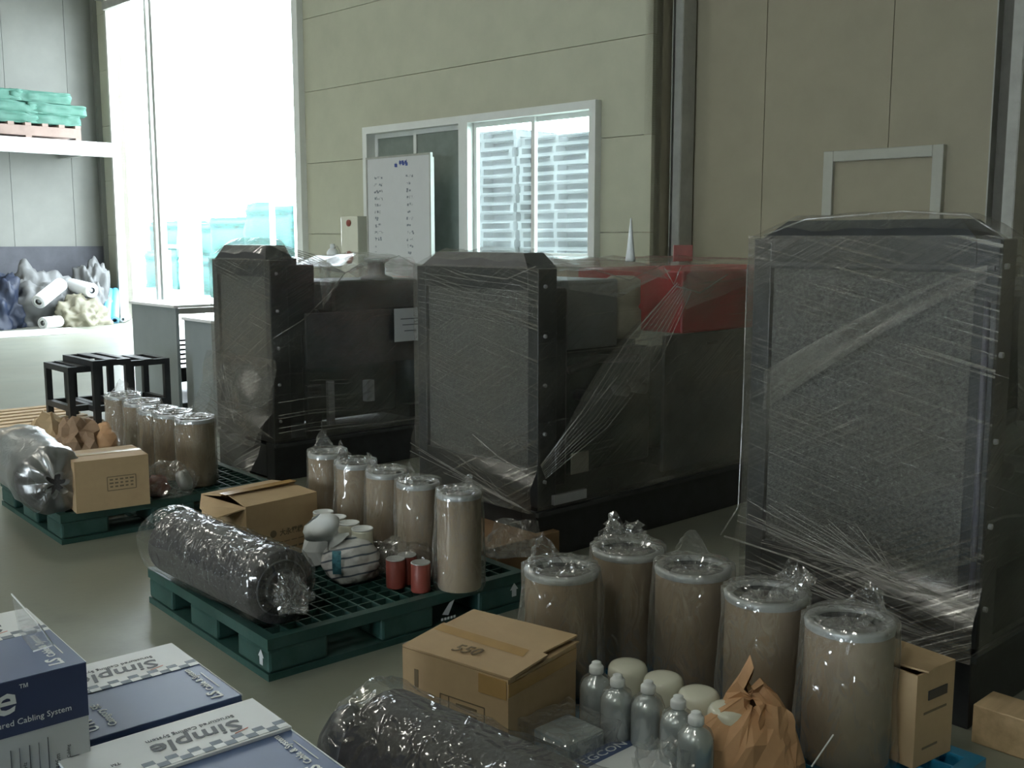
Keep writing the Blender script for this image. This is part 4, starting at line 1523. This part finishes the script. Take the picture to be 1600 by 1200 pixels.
for j, (x, z_) in enumerate(((-0.13, HA - 0.12), (-0.116, HA - 0.12), (-0.10, HA - 0.12), (-0.085, HA - 0.12), (-0.07, HA - 0.115))):
    MB().box((x, -0.0008, z_ - 0.06), (0.0008 if j % 2 else 0.0014, 0.001, 0.12)).build('ruled_line', m_ink, t)
text('UTP Cable 305m', 0.0115, m_ink, t, (-0.052, -0.0015, HA - 0.23), (0, 0, 1), (-1, 0, 0))
text('Structured Cabling', 0.008, m_ink, t, (-0.035, -0.0015, HA - 0.20), (0, 0, 1), (-1, 0, 0))
text('0.5mm x 4P   350MHz', 0.009, m_ink, t, (-0.106, -0.0015, HA - 0.23), (0, 0, 1), (-1, 0, 0))
X = Matrix.Translation((-0.046, -0.0005, HA - 0.185)) @ Matrix.Rotation(PI / 2, 4, 'X')
MB().lathe([(0.0135, 0), (0.016, 0), (0.016, 0.001), (0.0135, 0.001)], 24, X, cap=False).build('round_mark', m_ink, t)
text('K', 0.018, m_ink, t, (-0.052, -0.0015, HA - 0.191), (1, 0, 0), (0, 0, 1))
# clear plastic plate standing on the tall carton
pl = thing('plastic_plate', 'bent clear plastic plate leaning on top of the tall cable carton', 'plastic plate', TA, RZB)
vs_w = [G(18, 928, 0.84) - TA, G(60, 975, 0.84) - TA, G(83, 1008, 0.785) - TA, G(52, 1018, 0.774) - TA, G(30, 990, 0.774) - TA]
Rm = Matrix.Rotation(-RZB, 3, 'Z')
pp = MB()
vs = [pp.bm.verts.new(Rm @ v) for v in vs_w]
pp.bm.faces.new(vs)
pp.build('clear_sheet', f_clear, pl, sol=0.002)
rm = MB()
for i in range(3):
    rm.span(Rm @ vs_w[i], Rm @ vs_w[i + 1], 0.002, 0.002)
rm.build('rim', m_wht, pl)
# cartons underneath
lb = ['plain blue cable carton under the rear flat carton, mid layer', 'plain blue cable carton on the floor under the rear flat carton']
for (P0, top, lab) in ((T2, 0.4, 'lower cable carton of the rear stack, middle layer'), (T2, 0.2, 'lower cable carton of the rear stack, on the floor'), (T3, 0.4, 'lower cable carton of the front stack, middle layer'), (T3, 0.2, 'lower cable carton of the front stack, on the floor'), (TA, 0.4, 'cable carton directly under the tall carton'), (TA, 0.2, 'cable carton on the floor under the tall carton')):
    q = thing('cable_box', lab, 'box', (P0.x, P0.y, top - 0.2), RZB)
    MB().box((-BX / 2, BY / 2, 0.1), (BX, BY, 0.2 - 0.001), bev=0.002).build('box_body', m_bluebox, q)
    MB().box((-BX / 2, -0.0006, 0.06), (BX, 0.001, 0.1)).build('white_band', m_wht, q)

# ================================================================== THE WRAPPED MACHINES


def fan(mb, starts, end, rad=0.0012, bow=0.02, seed=0):
    rnd = random.Random(seed)
    for s_ in starts:
        s_ = Vector(s_)
        e = Vector(end) + Vector((0, rnd.uniform(-.004, .004), rnd.uniform(-.008, .008)))
        mid = (s_ + e) / 2 + Vector((0, 0, -bow * rnd.uniform(0.2, 1.0)))
        mb.tube([s_, mid, e], rad * rnd.uniform(0.5, 1.3), 3, rad * 0.5)
    return mb


def machine(label, N0, Wd, L_, ztop, zhood, prof, seed, big=False, bottom=0.25, flare=0.06):
    """generator set: x = along the machine (right, away), y = across (left, away), radiator at x = 0"""
    t = thing('wrapped_generator', label, 'generator', (N0.x, N0.y, 0), RZM)
    # skid
    for y in (0.06, Wd - 0.06):
        sr = MB().box((L_ / 2, y, 0.12), (L_, 0.1, 0.24), bev=0.004).build('skid_rail', m_dark, t)
        MB().box((L_ / 2, y - (0.055 if y < 0.5 else -0.055), 0.225), (L_, 0.02, 0.02)).build('rail_lip', m_dark2, sr)
    for x in (0.05, L_ / 2, L_ - 0.06):
        MB().box((x, Wd / 2, 0.12), (0.1, Wd - 0.22, 0.2)).build('cross_member', m_dark, t)
    MB().box((0.0 + L_ / 2, Wd / 2, 0.25), (L_ - 0.02, Wd - 0.04, 0.02)).build('deck_plate', m_dark, t)
    zb = 0.26
    # radiator
    dp = 0.12
    pw = 0.07
    for y in (Wd - pw / 2, pw / 2):
        rp = MB().box((dp / 2, y, (zb + ztop) / 2), (dp, pw, ztop - zb), bev=0.004).build('radiator_post', m_dark, t)
    MB().box((dp / 2, Wd / 2, ztop - 0.05), (dp, Wd - 2 * pw, 0.1)).build('header_tank', m_dark, t)
    MB().box((dp / 2, Wd / 2, zb + 0.09), (dp, Wd - 2 * pw, 0.18)).build('lower_tank', m_dark, t)
    MB().box((0.045, Wd / 2, (zb + 0.18 + ztop - 0.1) / 2), (0.05, Wd - 2 * pw, ztop - zb - 0.28)).build('radiator_core', m_core, t, label='fine grey radiator mesh')
    for k in range(5):
        z_ = zb + 0.12 + k * (ztop - zb - 0.2) / 4
        MB().lathe([(0.009, 0), (0.009, 0.01), (0.005, 0.012)], 8, Matrix.Translation((0.04, 0, z_)) @ Matrix.Rotation(PI / 2, 4, 'X')).build('bolt', m_gpart, rp)
    hz = ztop
    hd = MB()
    v = [(0.01, 0.09 * Wd, hz), (0.01, 0.97 * Wd, hz), (0.20, 0.97 * Wd, hz), (0.20, 0.09 * Wd, hz), (0.05, 0.17 * Wd, zhood), (0.05, 0.88 * Wd, zhood), (0.18, 0.88 * Wd, zhood), (0.18, 0.17 * Wd, zhood)]
    vv = [hd.bm.verts.new(Vector(p)) for p in v]
    for f in ((0, 1, 5, 4), (1, 2, 6, 5), (2, 3, 7, 6), (3, 0, 4, 7), (4, 5, 6, 7), (3, 2, 1, 0)):
        hd.bm.faces.new([vv[i] for i in f])
    hd.build('filler_hood', m_dark, t)
    # fan shroud, engine, alternator
    MB().box((0.19, Wd / 2, 0.80), (0.14, Wd - 0.12, 0.95), bev=0.02).build('fan_shroud', m_dark, t)
    e = MB()
    e.box((0.72, Wd / 2, 0.62), (0.72, Wd * 0.48, 0.62), bev=0.02)
    e.build('engine_block', m_engine, t)
    MB().box((0.72, Wd / 2, 0.98), (0.66, Wd * 0.3, 0.12), bev=0.02).build('rocker_cover', m_engine, t)
    for k in range(4):
        MB().lathe([(0.03, 0), (0.03, 0.09), (0.015, 0.1)], 12, Matrix.Translation((0.5 + k * 0.14, Wd * 0.26, 0.72)) @ Matrix.Rotation(PI / 2, 4, 'X')).build('injector_port', m_dark2, t, True)
    MB().tube([(0.42, Wd * .24, 0.85), (0.6, Wd * .2, 0.9), (0.9, Wd * .2, 0.88), (1.02, Wd * .3, 0.86)], 0.022, 8).build('coolant_hose', m_dark2, t, True)
    MB().lathe([(0.2, 0), (0.29, 0.03), (0.29, 0.72), (0.22, 0.78)], 28, Matrix.Translation((1.12, Wd / 2, 0.60)) @ Matrix.Rotation(PI / 2, 4, 'Y')).build('alternator', m_engine, t, True)
    MB().box((1.5, Wd / 2, 0.30), (0.7, Wd * 0.6, 0.1)).build('alternator_foot', m_dark, t)
    # stretch film: front, side, far side, top
    o_ = 0.014
    zf = bottom

    def fr(s_, q):     # s: left to right as seen, q: up
        y = Wd + o_ - s_ * (Wd + 2 * o_)
        z_ = zf + q * (ztop - zf + 0.01)
        fl_ = flare * max(0.0, 1 - (z_ - 0.24) / 0.2) if z_ < 0.46 else 0.0
        n_ = noise.noise(Vector((y * 2 + seed, z_ * 5, 0))) * 0.008
        sl_ = 0.10 * math.exp(-((z_ - 0.36 - 0.10 * (1 - s_)) ** 2) / 0.003) * 0.3
        return Vector((-o_ - abs(n_) - fl_ - sl_, y + (0.05 * fl_ / max(flare, .01)) * (1 if s_ < 0.5 else -0.3) * abs(s_ - 0.5) * 2, z_))
    f = MB()
    f.patch(fr, 24, 30, Wd, ztop - zf)
    f.build('front_film', f_front, t, True, label='grey stretch film across the radiator')
    f2 = MB()

    def side(s_, q, y0=0.0, sg=-1):
        x = s_ * L_
        zt = profz(prof, x, ztop)
        z_ = zf + q * (zt - zf)
        bulge = 0.0
        n_ = noise.noise(Vector((x * 3 + seed, z_ * 5, 4))) * 0.02
        bulge = (0.10 if big else 0.03) * math.sin(min(1, max(0, (x - 0.1) / 0.8)) * PI) * math.sin(q * PI)
        return Vector((x - o_, y0 + sg * (o_ + abs(n_) * min(1, x * 5) + bulge), z_))
    f2.patch(lambda a, b: side(a, b), 40, 24, L_, ztop - zf)
    f2.patch(lambda a, b: side(a, b, Wd, 1), 20, 8, L_, ztop - zf)
    f2.patch(lambda a, b: Vector((L_ + o_, Wd * a, zf + b * (profz(prof, L_, ztop) - zf))), 8, 8, Wd, 1)
    f2.build('side_film', f_side, t, True, label='clear stretch film along the sides')
    f3 = MB()
    segs = 46

    def topf(s_, q):
        x = -o_ + s_ * L_
        y = -o_ + q * (Wd + 2 * o_)
        z_ = profz(prof, x, ztop)
        e_ = max(0.0, 1 - min(q, 1 - q) / 0.18)
        hump = (zhood - ztop + 0.012) * math.exp(-((x - 0.10) / 0.12) ** 2) * (1 - e_ ** 2) if x < 0.35 else 0
        n_ = noise.noise(Vector((x * 6 + seed, y * 6, 7))) * 0.022 * (1 - e_)
        return Vector((x, y, z_ + 0.004 + hump + n_ + (0.03 * (1 - e_) if x > 0.3 else 0)))
    f3.patch(topf, segs, 14, L_, Wd)
    f3.build('top_film', f_top, t, True, label='crumpled film over the top')
    return t


def profz(prof, x, d):
    if x <= prof[0][0]:
        return prof[0][1]
    for (x0, z0), (x1, z1) in zip(prof, prof[1:]):
        if x0 <= x <= x1:
            return z0 + (z1 - z0) * (x - x0) / (x1 - x0)
    return prof[-1][1]


def strands(t, Wd, ztop, folds, seed):
    rnd = random.Random(seed)
    f = MB()
    for (pts, rad) in folds:
        f.tube(pts, rad, 4)
    f.build('film_folds', f_fold, t, True, label='bright gathered folds of the film')


f_tri = film('film_band_bright', base=0.6, streak=0.7, ang=0.3, ang2=-0.5, sy=40, white=(0.75, 0.78, 0.76), fres=0.2)


def tri_patch(t, a, b, c_, d_, nm, lab=None, m_=None):
    a, b, c_, d_ = Vector(a), Vector(b), Vector(c_), Vector(d_)
    MB().patch(lambda s_, q: a.lerp(b, s_).lerp(c_.lerp(d_, s_), q) + Vector((0, 0.008 * math.sin(s_ * 17 + q * 5), 0)), 10, 8, (b - a).length, (c_ - a).length).build(nm, m_ or f_tri, t, True, label=lab)


# middle machine --------------------------------------------------
N2 = G(840, 798, 0.25)
W2, Z2 = 0.89, 1.365
t = machine('shrink-wrapped black generator in the middle with a red box and pinched film', N2, W2, 2.5, Z2, 1.435,
            [(0, 1.365), (0.14, 1.375), (0.3, 1.37), (0.7, 1.365), (0.82, 1.36), (0.93, 1.275), (1.02, 1.36), (1.3, 1.365), (2.5, 1.34)], 2)
MB().box((0.50, 0.45, 1.13), (0.42, 0.6, 0.34), bev=0.01).build('air_intake_box', m_greybox, t, label='grey intake box')
MB().lathe([(0.09, 0), (0.1, 0.02), (0.1, 0.14), (0.085, 0.16), (0.095, 0.18), (0.095, 0.30), (0.06, 0.32)], 24, Matrix.Translation((0.82, 0.22, 0.99))).build('air_cleaner', m_tan, t, True)
MB().box((1.76, 0.40, 1.17), (1.38, 0.76, 0.33), bev=0.012).build('control_housing', m_red, t, label='red housing')
MB().box((1.72, 0.06, 0.64), (1.5, 0.02, 0.72)).build('side_cover', m_dark2, t)
MB().box((1.36, 0.04, 0.94), (0.08, 0.02, 0.014)).build('latch', m_dark, t)
MB().box((1.42, 0.3, 1.42), (0.17, 0.004, 0.09)).build('pink_paper', m_pink, t)
MB().box((0.27, -0.01, 0.44), (0.12, 0.004, 0.10), rz=0).build('paper_tag', mat('grey_paper', (0.40, 0.37, 0.32), 0.7), t)
MB().box((0.20, -0.01, 0.285), (0.22, 0.02, 0.045)).build('rail_plate', m_gpart, t)
MB().box((0.52, 0.0, 0.30), (0.05, 0.03, 0.06)).build('lifting_lug', m_dark, t)
text('DAE', 0.09, m_dark2, t, (1.62, 0.0085, 0.08), (1, 0, 0), (0, 0, 1), depth=0.002, label='faint skid lettering')
folds = []
rnd = random.Random(2)
for k in range(9):       # diagonal gathered band down to the near corner
    a = Vector((0.90 + 0.012 * k, -0.075 - 0.002 * k, 1.28 - 0.006 * k))
    b = Vector((-0.015 + 0.004 * k, -0.035, 0.47 - 0.008 * k))
    m1 = a.lerp(b, 0.35) + Vector((0.022 * k - 0.05, -0.01, -0.008 * k + 0.02))
    m2 = a.lerp(b, 0.7) + Vector((0.014 * k - 0.03, -0.01, -0.006 * k))
    m1.y = m2.y = -0.075
    folds.append(([a, m1, m2, b], rnd.uniform(0.0012, 0.0028) * (1.5 if k in (0, 8) else 1)))
folds.append(([(-0.02, -0.02, 0.47), (-0.05, 0.05, 0.44), (-0.06, 0.2, 0.48), (-0.05, 0.4, 0.56)], 0.003))
for k in range(10):
    folds.append(([(-0.06, W2 * rnd.uniform(.3, 1.0), rnd.uniform(.30, .46)), (-0.075, 0.1 + 0.1 * rnd.random(), 0.29), (-0.06, -0.03, 0.252)], 0.0014))
for k in range(7):
    zz = Z2 - 0.03 - 0.03 * k
    folds.append(([(-0.02, W2, zz), (-0.026, W2 * .5, zz - 0.03), (-0.02, 0.0, zz - 0.05)], 0.0009))
folds.append(([(0.0, 0.02, Z2 + 0.01), (-0.01, 0.2, Z2 - 0.05), (-0.02, 0.5, Z2 - 0.03)], 0.003))
folds.append(([(0.05, -0.02, Z2 + 0.02), (0.35, -0.02, Z2 - 0.01), (0.6, -0.02, 1.30), (0.85, -0.02, 1.37)], 0.0022))
folds.append(([(1.0, -0.02, 1.36), (0.93, -0.03, 1.27), (0.86, -0.02, 1.36)], 0.003))
folds.append(([(0.95, -0.03, 1.26), (1.15, -0.03, 1.22), (1.40, -0.02, 1.31)], 0.0035))
strands(t, W2, Z2, folds, 2)
fb_ = film('film_band_dim', base=0.34, streak=0.9, ang=0.0, ang2=0.1, sy=70, white=(0.55, 0.56, 0.52), fres=0.2)
MB().patch(lambda a_, b_: Vector((0.98 - 0.99 * a_ + (b_ - 0.5) * 0.16 * math.sin(min(1, a_ * 1.15) * PI), -0.072 + 0.035 * a_ ** 3, 1.26 - 0.80 * a_ - (b_ - 0.5) * (0.03 + 0.16 * math.sin(a_ * PI)))), 22, 8, 1.2, 0.16).build('film_band', fb_, t, True, label='gathered diagonal band of film down to the corner')
tri_patch(t, (0.14, -0.05, 1.365), (0.88, -0.05, 1.345), (0.14, -0.05, 1.27), (0.50, -0.05, 1.22), 'film_band', 'whitish sagging film above the intake box', fb_)
tri_patch(t, (0.97, -0.055, 1.27), (1.06, -0.05, 1.365), (1.0, -0.05, 1.14), (1.85, -0.05, 1.31), 'film_band', 'whitish film over the red housing', fb_)
cn_ = bpy.data.objects.new('cone_marker', None)
bpy.data.objects.remove(cn_)
pc = Vector((N2.x, N2.y, 0)) + MU * 0.86 + MV * 0.55
pr_ = G(980, 405, 1.44)
o = MB().lathe([(0.024, 0), (0.026, 0.006), (0.019, 0.06), (0.004, 0.215), (0.001, 0.22)], 16).build('nozzle_cone', m_wht, None, True)
o.location = (N2.x + MU.x * 0.80 + MV.x * 0.15, N2.y + MU.y * 0.80 + MV.y * 0.15, 1.385)
tag(o, 'slender white cone standing on the wrapped middle machine before the wall', 'cone')

# right machine ----------------------------------------------------
N3 = G(1524, 1021, 0.25)
W3, Z3 = 0.84, 1.50
t = machine('largest shrink-wrapped black generator at the right', N3, W3, 2.3, Z3, 1.56, [(0, 1.50), (0.12, 1.505), (0.3, 1.44), (0.5, 1.36), (2.3, 1.36)], 7, True, flare=0.09)
MB().box((-0.004, W3 / 2, Z3 - 0.085), (0.012, W3 - 0.02, 0.012)).build('header_lip', m_dark2, t)
MB().tube([(-0.001, 0.022, 0.42), (-0.002, 0.024, 0.8), (-0.001, 0.026, 1.33)], 0.010, 8).build('vertical_hose', m_bluepost, t, True, label='violet grey vertical hose')
MB().patch(lambda a, b: Vector((-0.034 - 0.004 * math.sin(b * 9), 0.02 + (W3 - 0.1) * a, 1.40 - 0.42 * a ** 1.2 - (b - 0.5) * (0.05 + 0.09 * a))), 14, 6, 1.0, 0.12).build('film_band', film('film_band', base=0.3, streak=0.5, ang=0.0, ang2=0.15, sy=60, white=(0.42, 0.43, 0.39), fres=0.2), t, True, label='wide pale band of film crossing the radiator diagonally')
MB().box((1.3, W3 / 2, 1.1), (1.4, W3 - 0.2, 0.45), bev=0.02).build('control_housing', m_dark2, t)
folds = []
rnd = random.Random(5)
for k in range(26):      # fan gathered at the near lower corner
    s_ = rnd.random()
    folds.append(([(-0.05 - 0.02 * rnd.random(), W3 * (0.35 + 0.65 * s_), 0.40 + 0.18 * rnd.random() + 0.06 * s_), (-0.055, W3 * 0.25, 0.40 + 0.05 * rnd.random()), (-0.03, 0.0, 0.375 + rnd.uniform(-.01, .03))], 0.0013))
for k in range(14):
    s_ = rnd.random()
    folds.append(([(-0.07, W3 * (0.5 + 0.5 * s_), 0.30 + 0.12 * rnd.random()), (-0.08, W3 * 0.3, 0.29 + 0.05 * rnd.random()), (-0.05, 0.0, 0.262 + rnd.uniform(0, .02))], 0.0011))
folds.append(([(-0.085, W3 + 0.03, 0.45), (-0.08, W3 * .7, 0.43), (-0.075, W3 * .3, 0.385), (-0.04, -0.005, 0.365)], 0.004))
for k in range(34):
    y0 = W3 * rnd.uniform(0.3, 1.0)
    ln = rnd.uniform(0.15, 0.5)
    zz = rnd.uniform(0.55, 1.4)
    folds.append(([(-0.028, y0, zz), (-0.03, y0 - ln / 2, zz - ln * .12), (-0.028, y0 - ln, zz - ln * .24)], rnd.uniform(0.0004, 0.0009)))
folds.append(([(-0.02, W3 + 0.012, 1.41), (-0.02, W3 + 0.014, 0.9), (-0.03, W3 + 0.014, 0.55), (-0.08, W3 + 0.05, 0.45)], 0.003))
folds.append(([(-0.01, W3 * .95, Z3 + .01), (0.05, W3 * .8, 1.565), (0.06, W3 * .4, 1.585), (0.06, W3 * .15, 1.57), (0.04, 0.0, 1.50)], 0.003))
strands(t, W3, Z3, folds, 3)
tri_patch(t, (0.12, -0.025, 1.42), (0.6, -0.15, 1.38), (0.11, -0.025, 0.95), (0.6, -0.15, 0.55), 'film_band', 'loose pale film bulging from the right side', fb_)

# far machine -------------------------------------------------------
N1 = G(430, 692, 0.25)
W1, Z1 = 0.74, 1.37
t = machine('furthest shrink-wrapped black generator, left, with a white label sheet', N1, W1, 2.3, Z1, 1.46,
            [(0, 1.37), (0.12, 1.40), (0.33, 1.35), (0.50, 1.285), (0.56, 1.29), (0.75, 1.36), (1.0, 1.37), (1.25, 1.28), (2.3, 1.25)], 5, False, 0.25, 0.16)
MB().box((0.23, 0.28, 1.12), (0.20, 0.5, 0.44), bev=0.006).build('terminal_box', m_dark, t)
MB().box((0.17, 0.28, 1.36), (0.10, 0.45, 0.04)).build('terminal_lid', m_dark, t)
MB().box((0.86, 0.35, 1.12), (0.72, 0.5, 0.22), bev=0.03).build('oil_tank', m_engine, t)
MB().lathe([(0.11, 0), (0.11, 0.02), (0.06, 0.035), (0.055, 0.11), (0.085, 0.125), (0.085, 0.145)], 24, Matrix.Translation((0.93, 0.2, 1.225))).build('exhaust_flange', m_gpart, t, True, label='pale grey flanged pipe stub')
MB().box((0.30, 0.03, 0.42), (0.10, 0.03, 0.32)).build('support_leg', m_dark, t)
MB().box((0.44, 0.05, 0.45), (0.045, 0.03, 0.28)).build('support_leg', m_gpart, t, label='pale grey support leg')
MB().box((0.74, 0.05, 0.50), (0.06, 0.05, 0.14)).build('drain_fitting', m_gpart, t)
MB().box((0.9, 0.02, 0.86), (1.3, 0.02, 0.35)).build('side_cover', m_dark2, t)
lab_ = MB()
lab_.box((1.05, -0.045, 0.93), (0.32, 0.003, 0.22))
lab_.build('label_sheet', m_ltgrey, t, label='white printed sheet under the film')
for k in range(3):
    MB().box((1.02, -0.048, 0.97 - k * 0.04), (0.16 - 0.03 * k, 0.001, 0.006)).build('printed_line', m_ink, t)
folds = []
rnd = random.Random(9)
pin = Vector((0.52, -0.03, 1.285))
for k in range(7):
    folds.append(([(0.08 + 0.02 * k, -0.02 + 0.03 * k, 1.46 - 0.01 * k), (0.30, -0.02 + 0.02 * k, 1.40 - 0.012 * k), pin], 0.0025))
    folds.append(([pin, (0.70, -0.02, 1.33 + 0.006 * k), (0.95, -0.02 + 0.04 * k, 1.385 - 0.004 * k)], 0.002))
folds.append(([pin, (0.40, -0.03, 1.16), (0.2, -0.03, 1.0), (0.0, -0.02, 0.9)], 0.0035))
folds.append(([(0.95, -0.02, 1.39), (1.08, -0.02, 1.33), (1.16, -0.02, 1.24)], 0.003))
for zz in (0.50, 0.42, 0.40, 0.34, 0.31):
    folds.append(([(0.02, -0.02, zz), (0.25, -0.035, zz + 0.012), (0.6, -0.03, zz + 0.0)], 0.003))
folds.append(([(0.2, -0.02, 0.30), (0.8, -0.03, 0.285), (1.4, -0.02, 0.28)], 0.004))
for k in range(14):
    folds.append(([(-0.10 - .06 * rnd.random(), W1 * rnd.uniform(.2, 1.1), rnd.uniform(.35, .75)), (-0.14, 0.25, 0.35 + 0.1 * rnd.random()), (-0.02, -0.02, 0.28 + .25 * (k % 2))], 0.0016))
strands(t, W1, Z1, folds, 4)
tri_patch(t, (0.33, -0.035, 1.34), (0.52, -0.035, 1.30), (0.34, -0.035, 1.06), (0.50, -0.035, 1.26), 'film_band', 'pale stretched film triangle beside the pinch')
tri_patch(t, (0.54, -0.035, 1.295), (0.80, -0.035, 1.375), (0.60, -0.035, 1.25), (0.80, -0.035, 1.27), 'film_band', 'pale stretched film right of the pinch')
tri_patch(t, (0.80, -0.035, 1.375), (1.05, -0.035, 1.38), (0.84, -0.035, 1.29), (1.18, -0.035, 1.20), 'film_band', 'pale film over the flanged pipe')
tri_patch(t, (0.06, 0.10, 1.465), (0.34, 0.05, 1.41), (0.10, -0.03, 1.41), (0.50, -0.03, 1.30), 'film_band', 'pale film ridge leading down to the pinch')


def skirt(s_, q):
    y = 0.86 * (1 - s_) - 0.05
    z_ = 0.02 + 0.75 * q
    x = -0.02 - 0.26 * (1 - q) ** 1.4 - 0.05 * noise.noise(Vector((y * 5, z_ * 5, 3)))
    return Vector((x, y + 0.12 * (1 - q) * (0.5 - s_), z_))


MB().patch(skirt, 18, 16, 0.9, 0.75).build('loose_film_skirt', f_front, t, True, label='loose film skirt flaring to the floor at the left')

# timber under the right machine
c = G(1567, 1122, 0.12)
t = thing('timber_beam', 'short pine timber on the floor at the lower right corner', 'timber', (c.x, c.y, 0), RZM)
MB().box((0.10, -0.20, 0.06), (0.14, 0.60, 0.12), bev=0.004).build('beam', m_wood, t)
t = thing('timber_beam', 'brown timber bearer under the corner of the middle machine', 'timber', (N2.x - 0.25, N2.y + 0.0, 0), RZM)
MB().box((0.05, 0.05, 0.07), (0.5, 0.5, 0.14), bev=0.004).build('beam', mat('dark_wood', (0.20, 0.12, 0.06), 0.8), t)

# ================================================================== THINGS BY THE LONG WALL
# whiteboard
u_ = UA - 0.45
bv0, bzt = WU(573, 247, u_)
bv1 = WU(674, 243, u_)[0]
bw = bv0 - bv1
t = thing('whiteboard', 'tall whiteboard with handwritten list leaning before the window', 'whiteboard', R(u_, (bv0 + bv1) / 2, 0), RZW)
zb_ = 0.75
MB().box((0, 0, (bzt + zb_) / 2), (0.02, bw - 0.04, bzt - zb_ - 0.04)).build('board', mat('whiteboard_face', (0.56, 0.57, 0.58), 0.25, var=0.02), t)
f = MB()
for c_, d_ in (((0, bw / 2 - .01, (bzt + zb_) / 2), (.035, .025, bzt - zb_)), ((0, -bw / 2 + .01, (bzt + zb_) / 2), (.035, .025, bzt - zb_)), ((0, 0, bzt - .01), (.035, bw, .025)), ((0, 0, zb_ + .01), (.035, bw, .025))):
    f.box(c_, d_)
f.build('board_frame', m_steel, t)
for y in (-bw / 2 + .02, bw / 2 - .02):
    MB().box((0.03, y, bzt / 2), (0.03, 0.03, bzt - 0.1)).build('leg', m_steel, t)
    MB().box((0.0, y, 0.02), (0.5, 0.04, 0.04)).build('foot', m_steel, t)
rnd = random.Random(12)
wr = MB()
H_ = bzt - zb_
for r_ in range(12):
    z_ = bzt - 0.26 - r_ * 0.085
    for (y0, n_) in ((bw * 0.36, rnd.randint(1, 4)), (-bw * 0.15, rnd.randint(2, 3))):
        for k in range(n_):
            for _ in range(3):
                wr.box((-0.012, y0 - k * 0.045 + rnd.uniform(-.015, .015), z_ + rnd.uniform(-.015, .015)), (0.002, rnd.choice((0.004, 0.026)), rnd.choice((0.004, 0.022))))
wr.build('handwriting', mat('grey_marker', (0.20, 0.22, 0.25), 0.6), t, label='rows of faint handwriting', kind='stuff')
hd_ = MB()
for k in range(4):
    for _ in range(4):
        hd_.box((-0.012, 0.02 - k * 0.06 + rnd.uniform(-.02, .02), bzt - 0.10 + rnd.uniform(-.025, .025)), (0.002, rnd.choice((0.006, 0.04)), rnd.choice((0.006, 0.04))))
hd_.build('heading', mat('blue_marker', (0.05, 0.08, 0.28), 0.6), t, label='blue handwritten heading', kind='stuff')
MB().box((-0.012, 0, zb_ + 0.28), (0.002, bw * 0.8, 0.004)).build('red_rule', m_redink, t)

# cream cabinet with red discs
u_ = UA - 0.3
v_, zt_ = WU(557, 338, u_)
hw = (WU(545, 340, u_)[0] - WU(571, 340, u_)[0])
t = thing('alarm_cabinet', 'narrow cream cabinet with two red round discs left of the whiteboard', 'cabinet', R(u_, v_, 0), RZW)
MB().box((0, 0, zt_ / 2), (0.25, hw, zt_), bev=0.01).build('cabinet_body', m_cream, t)
for zz, rr_ in ((zt_ - 0.09, 0.045), (WU(557, 402, u_)[1], 0.085)):
    MB().lathe([(rr_, 0), (rr_, 0.02), (rr_ * .6, 0.03)], 20, Matrix.Translation((-0.12, 0, zz)) @ Matrix.Rotation(-PI / 2, 4, 'Y')).build('red_disc', m_redcan, t, True)
# white jug on a ledge
u_ = UA - 0.35
v_ = WU(520, 400, u_)[0]
zb2 = WU(520, 412, u_)[1]
t = thing('side_table', 'plain grey table against the long wall beyond the far machine', 'table', R(u_, v_ + 0.33, 0), RZW)
MB().box((0, 0, zb2 - 0.02), (0.5, 1.1, 0.04)).build('tabletop', m_ltgrey, t)
for x in (-.2, .2):
    for y in (-.5, .5):
        MB().box((x, y, (zb2 - 0.04) / 2), (0.04, 0.04, zb2 - 0.04)).build('leg', m_steel, t)
t = thing('white_jug', 'white plastic jug with spout on the grey table by the wall', 'jug', R(u_, v_, zb2), RZW)
MB().lathe([(.07, 0), (.08, .01), (.08, .16), (.05, .20), (.03, .21)], 20).build('jug_body', m_wht, t, True)
MB().lathe([(.035, .205), (.035, .26), (.02, .27)], 14).build('cap', m_wht, t, True)
MB().tube([(0, -0.03, .2), (0, -.10, .24), (0, -.16, .17), (0, -.17, .05)], .006).build('hose', m_steel, t, True)
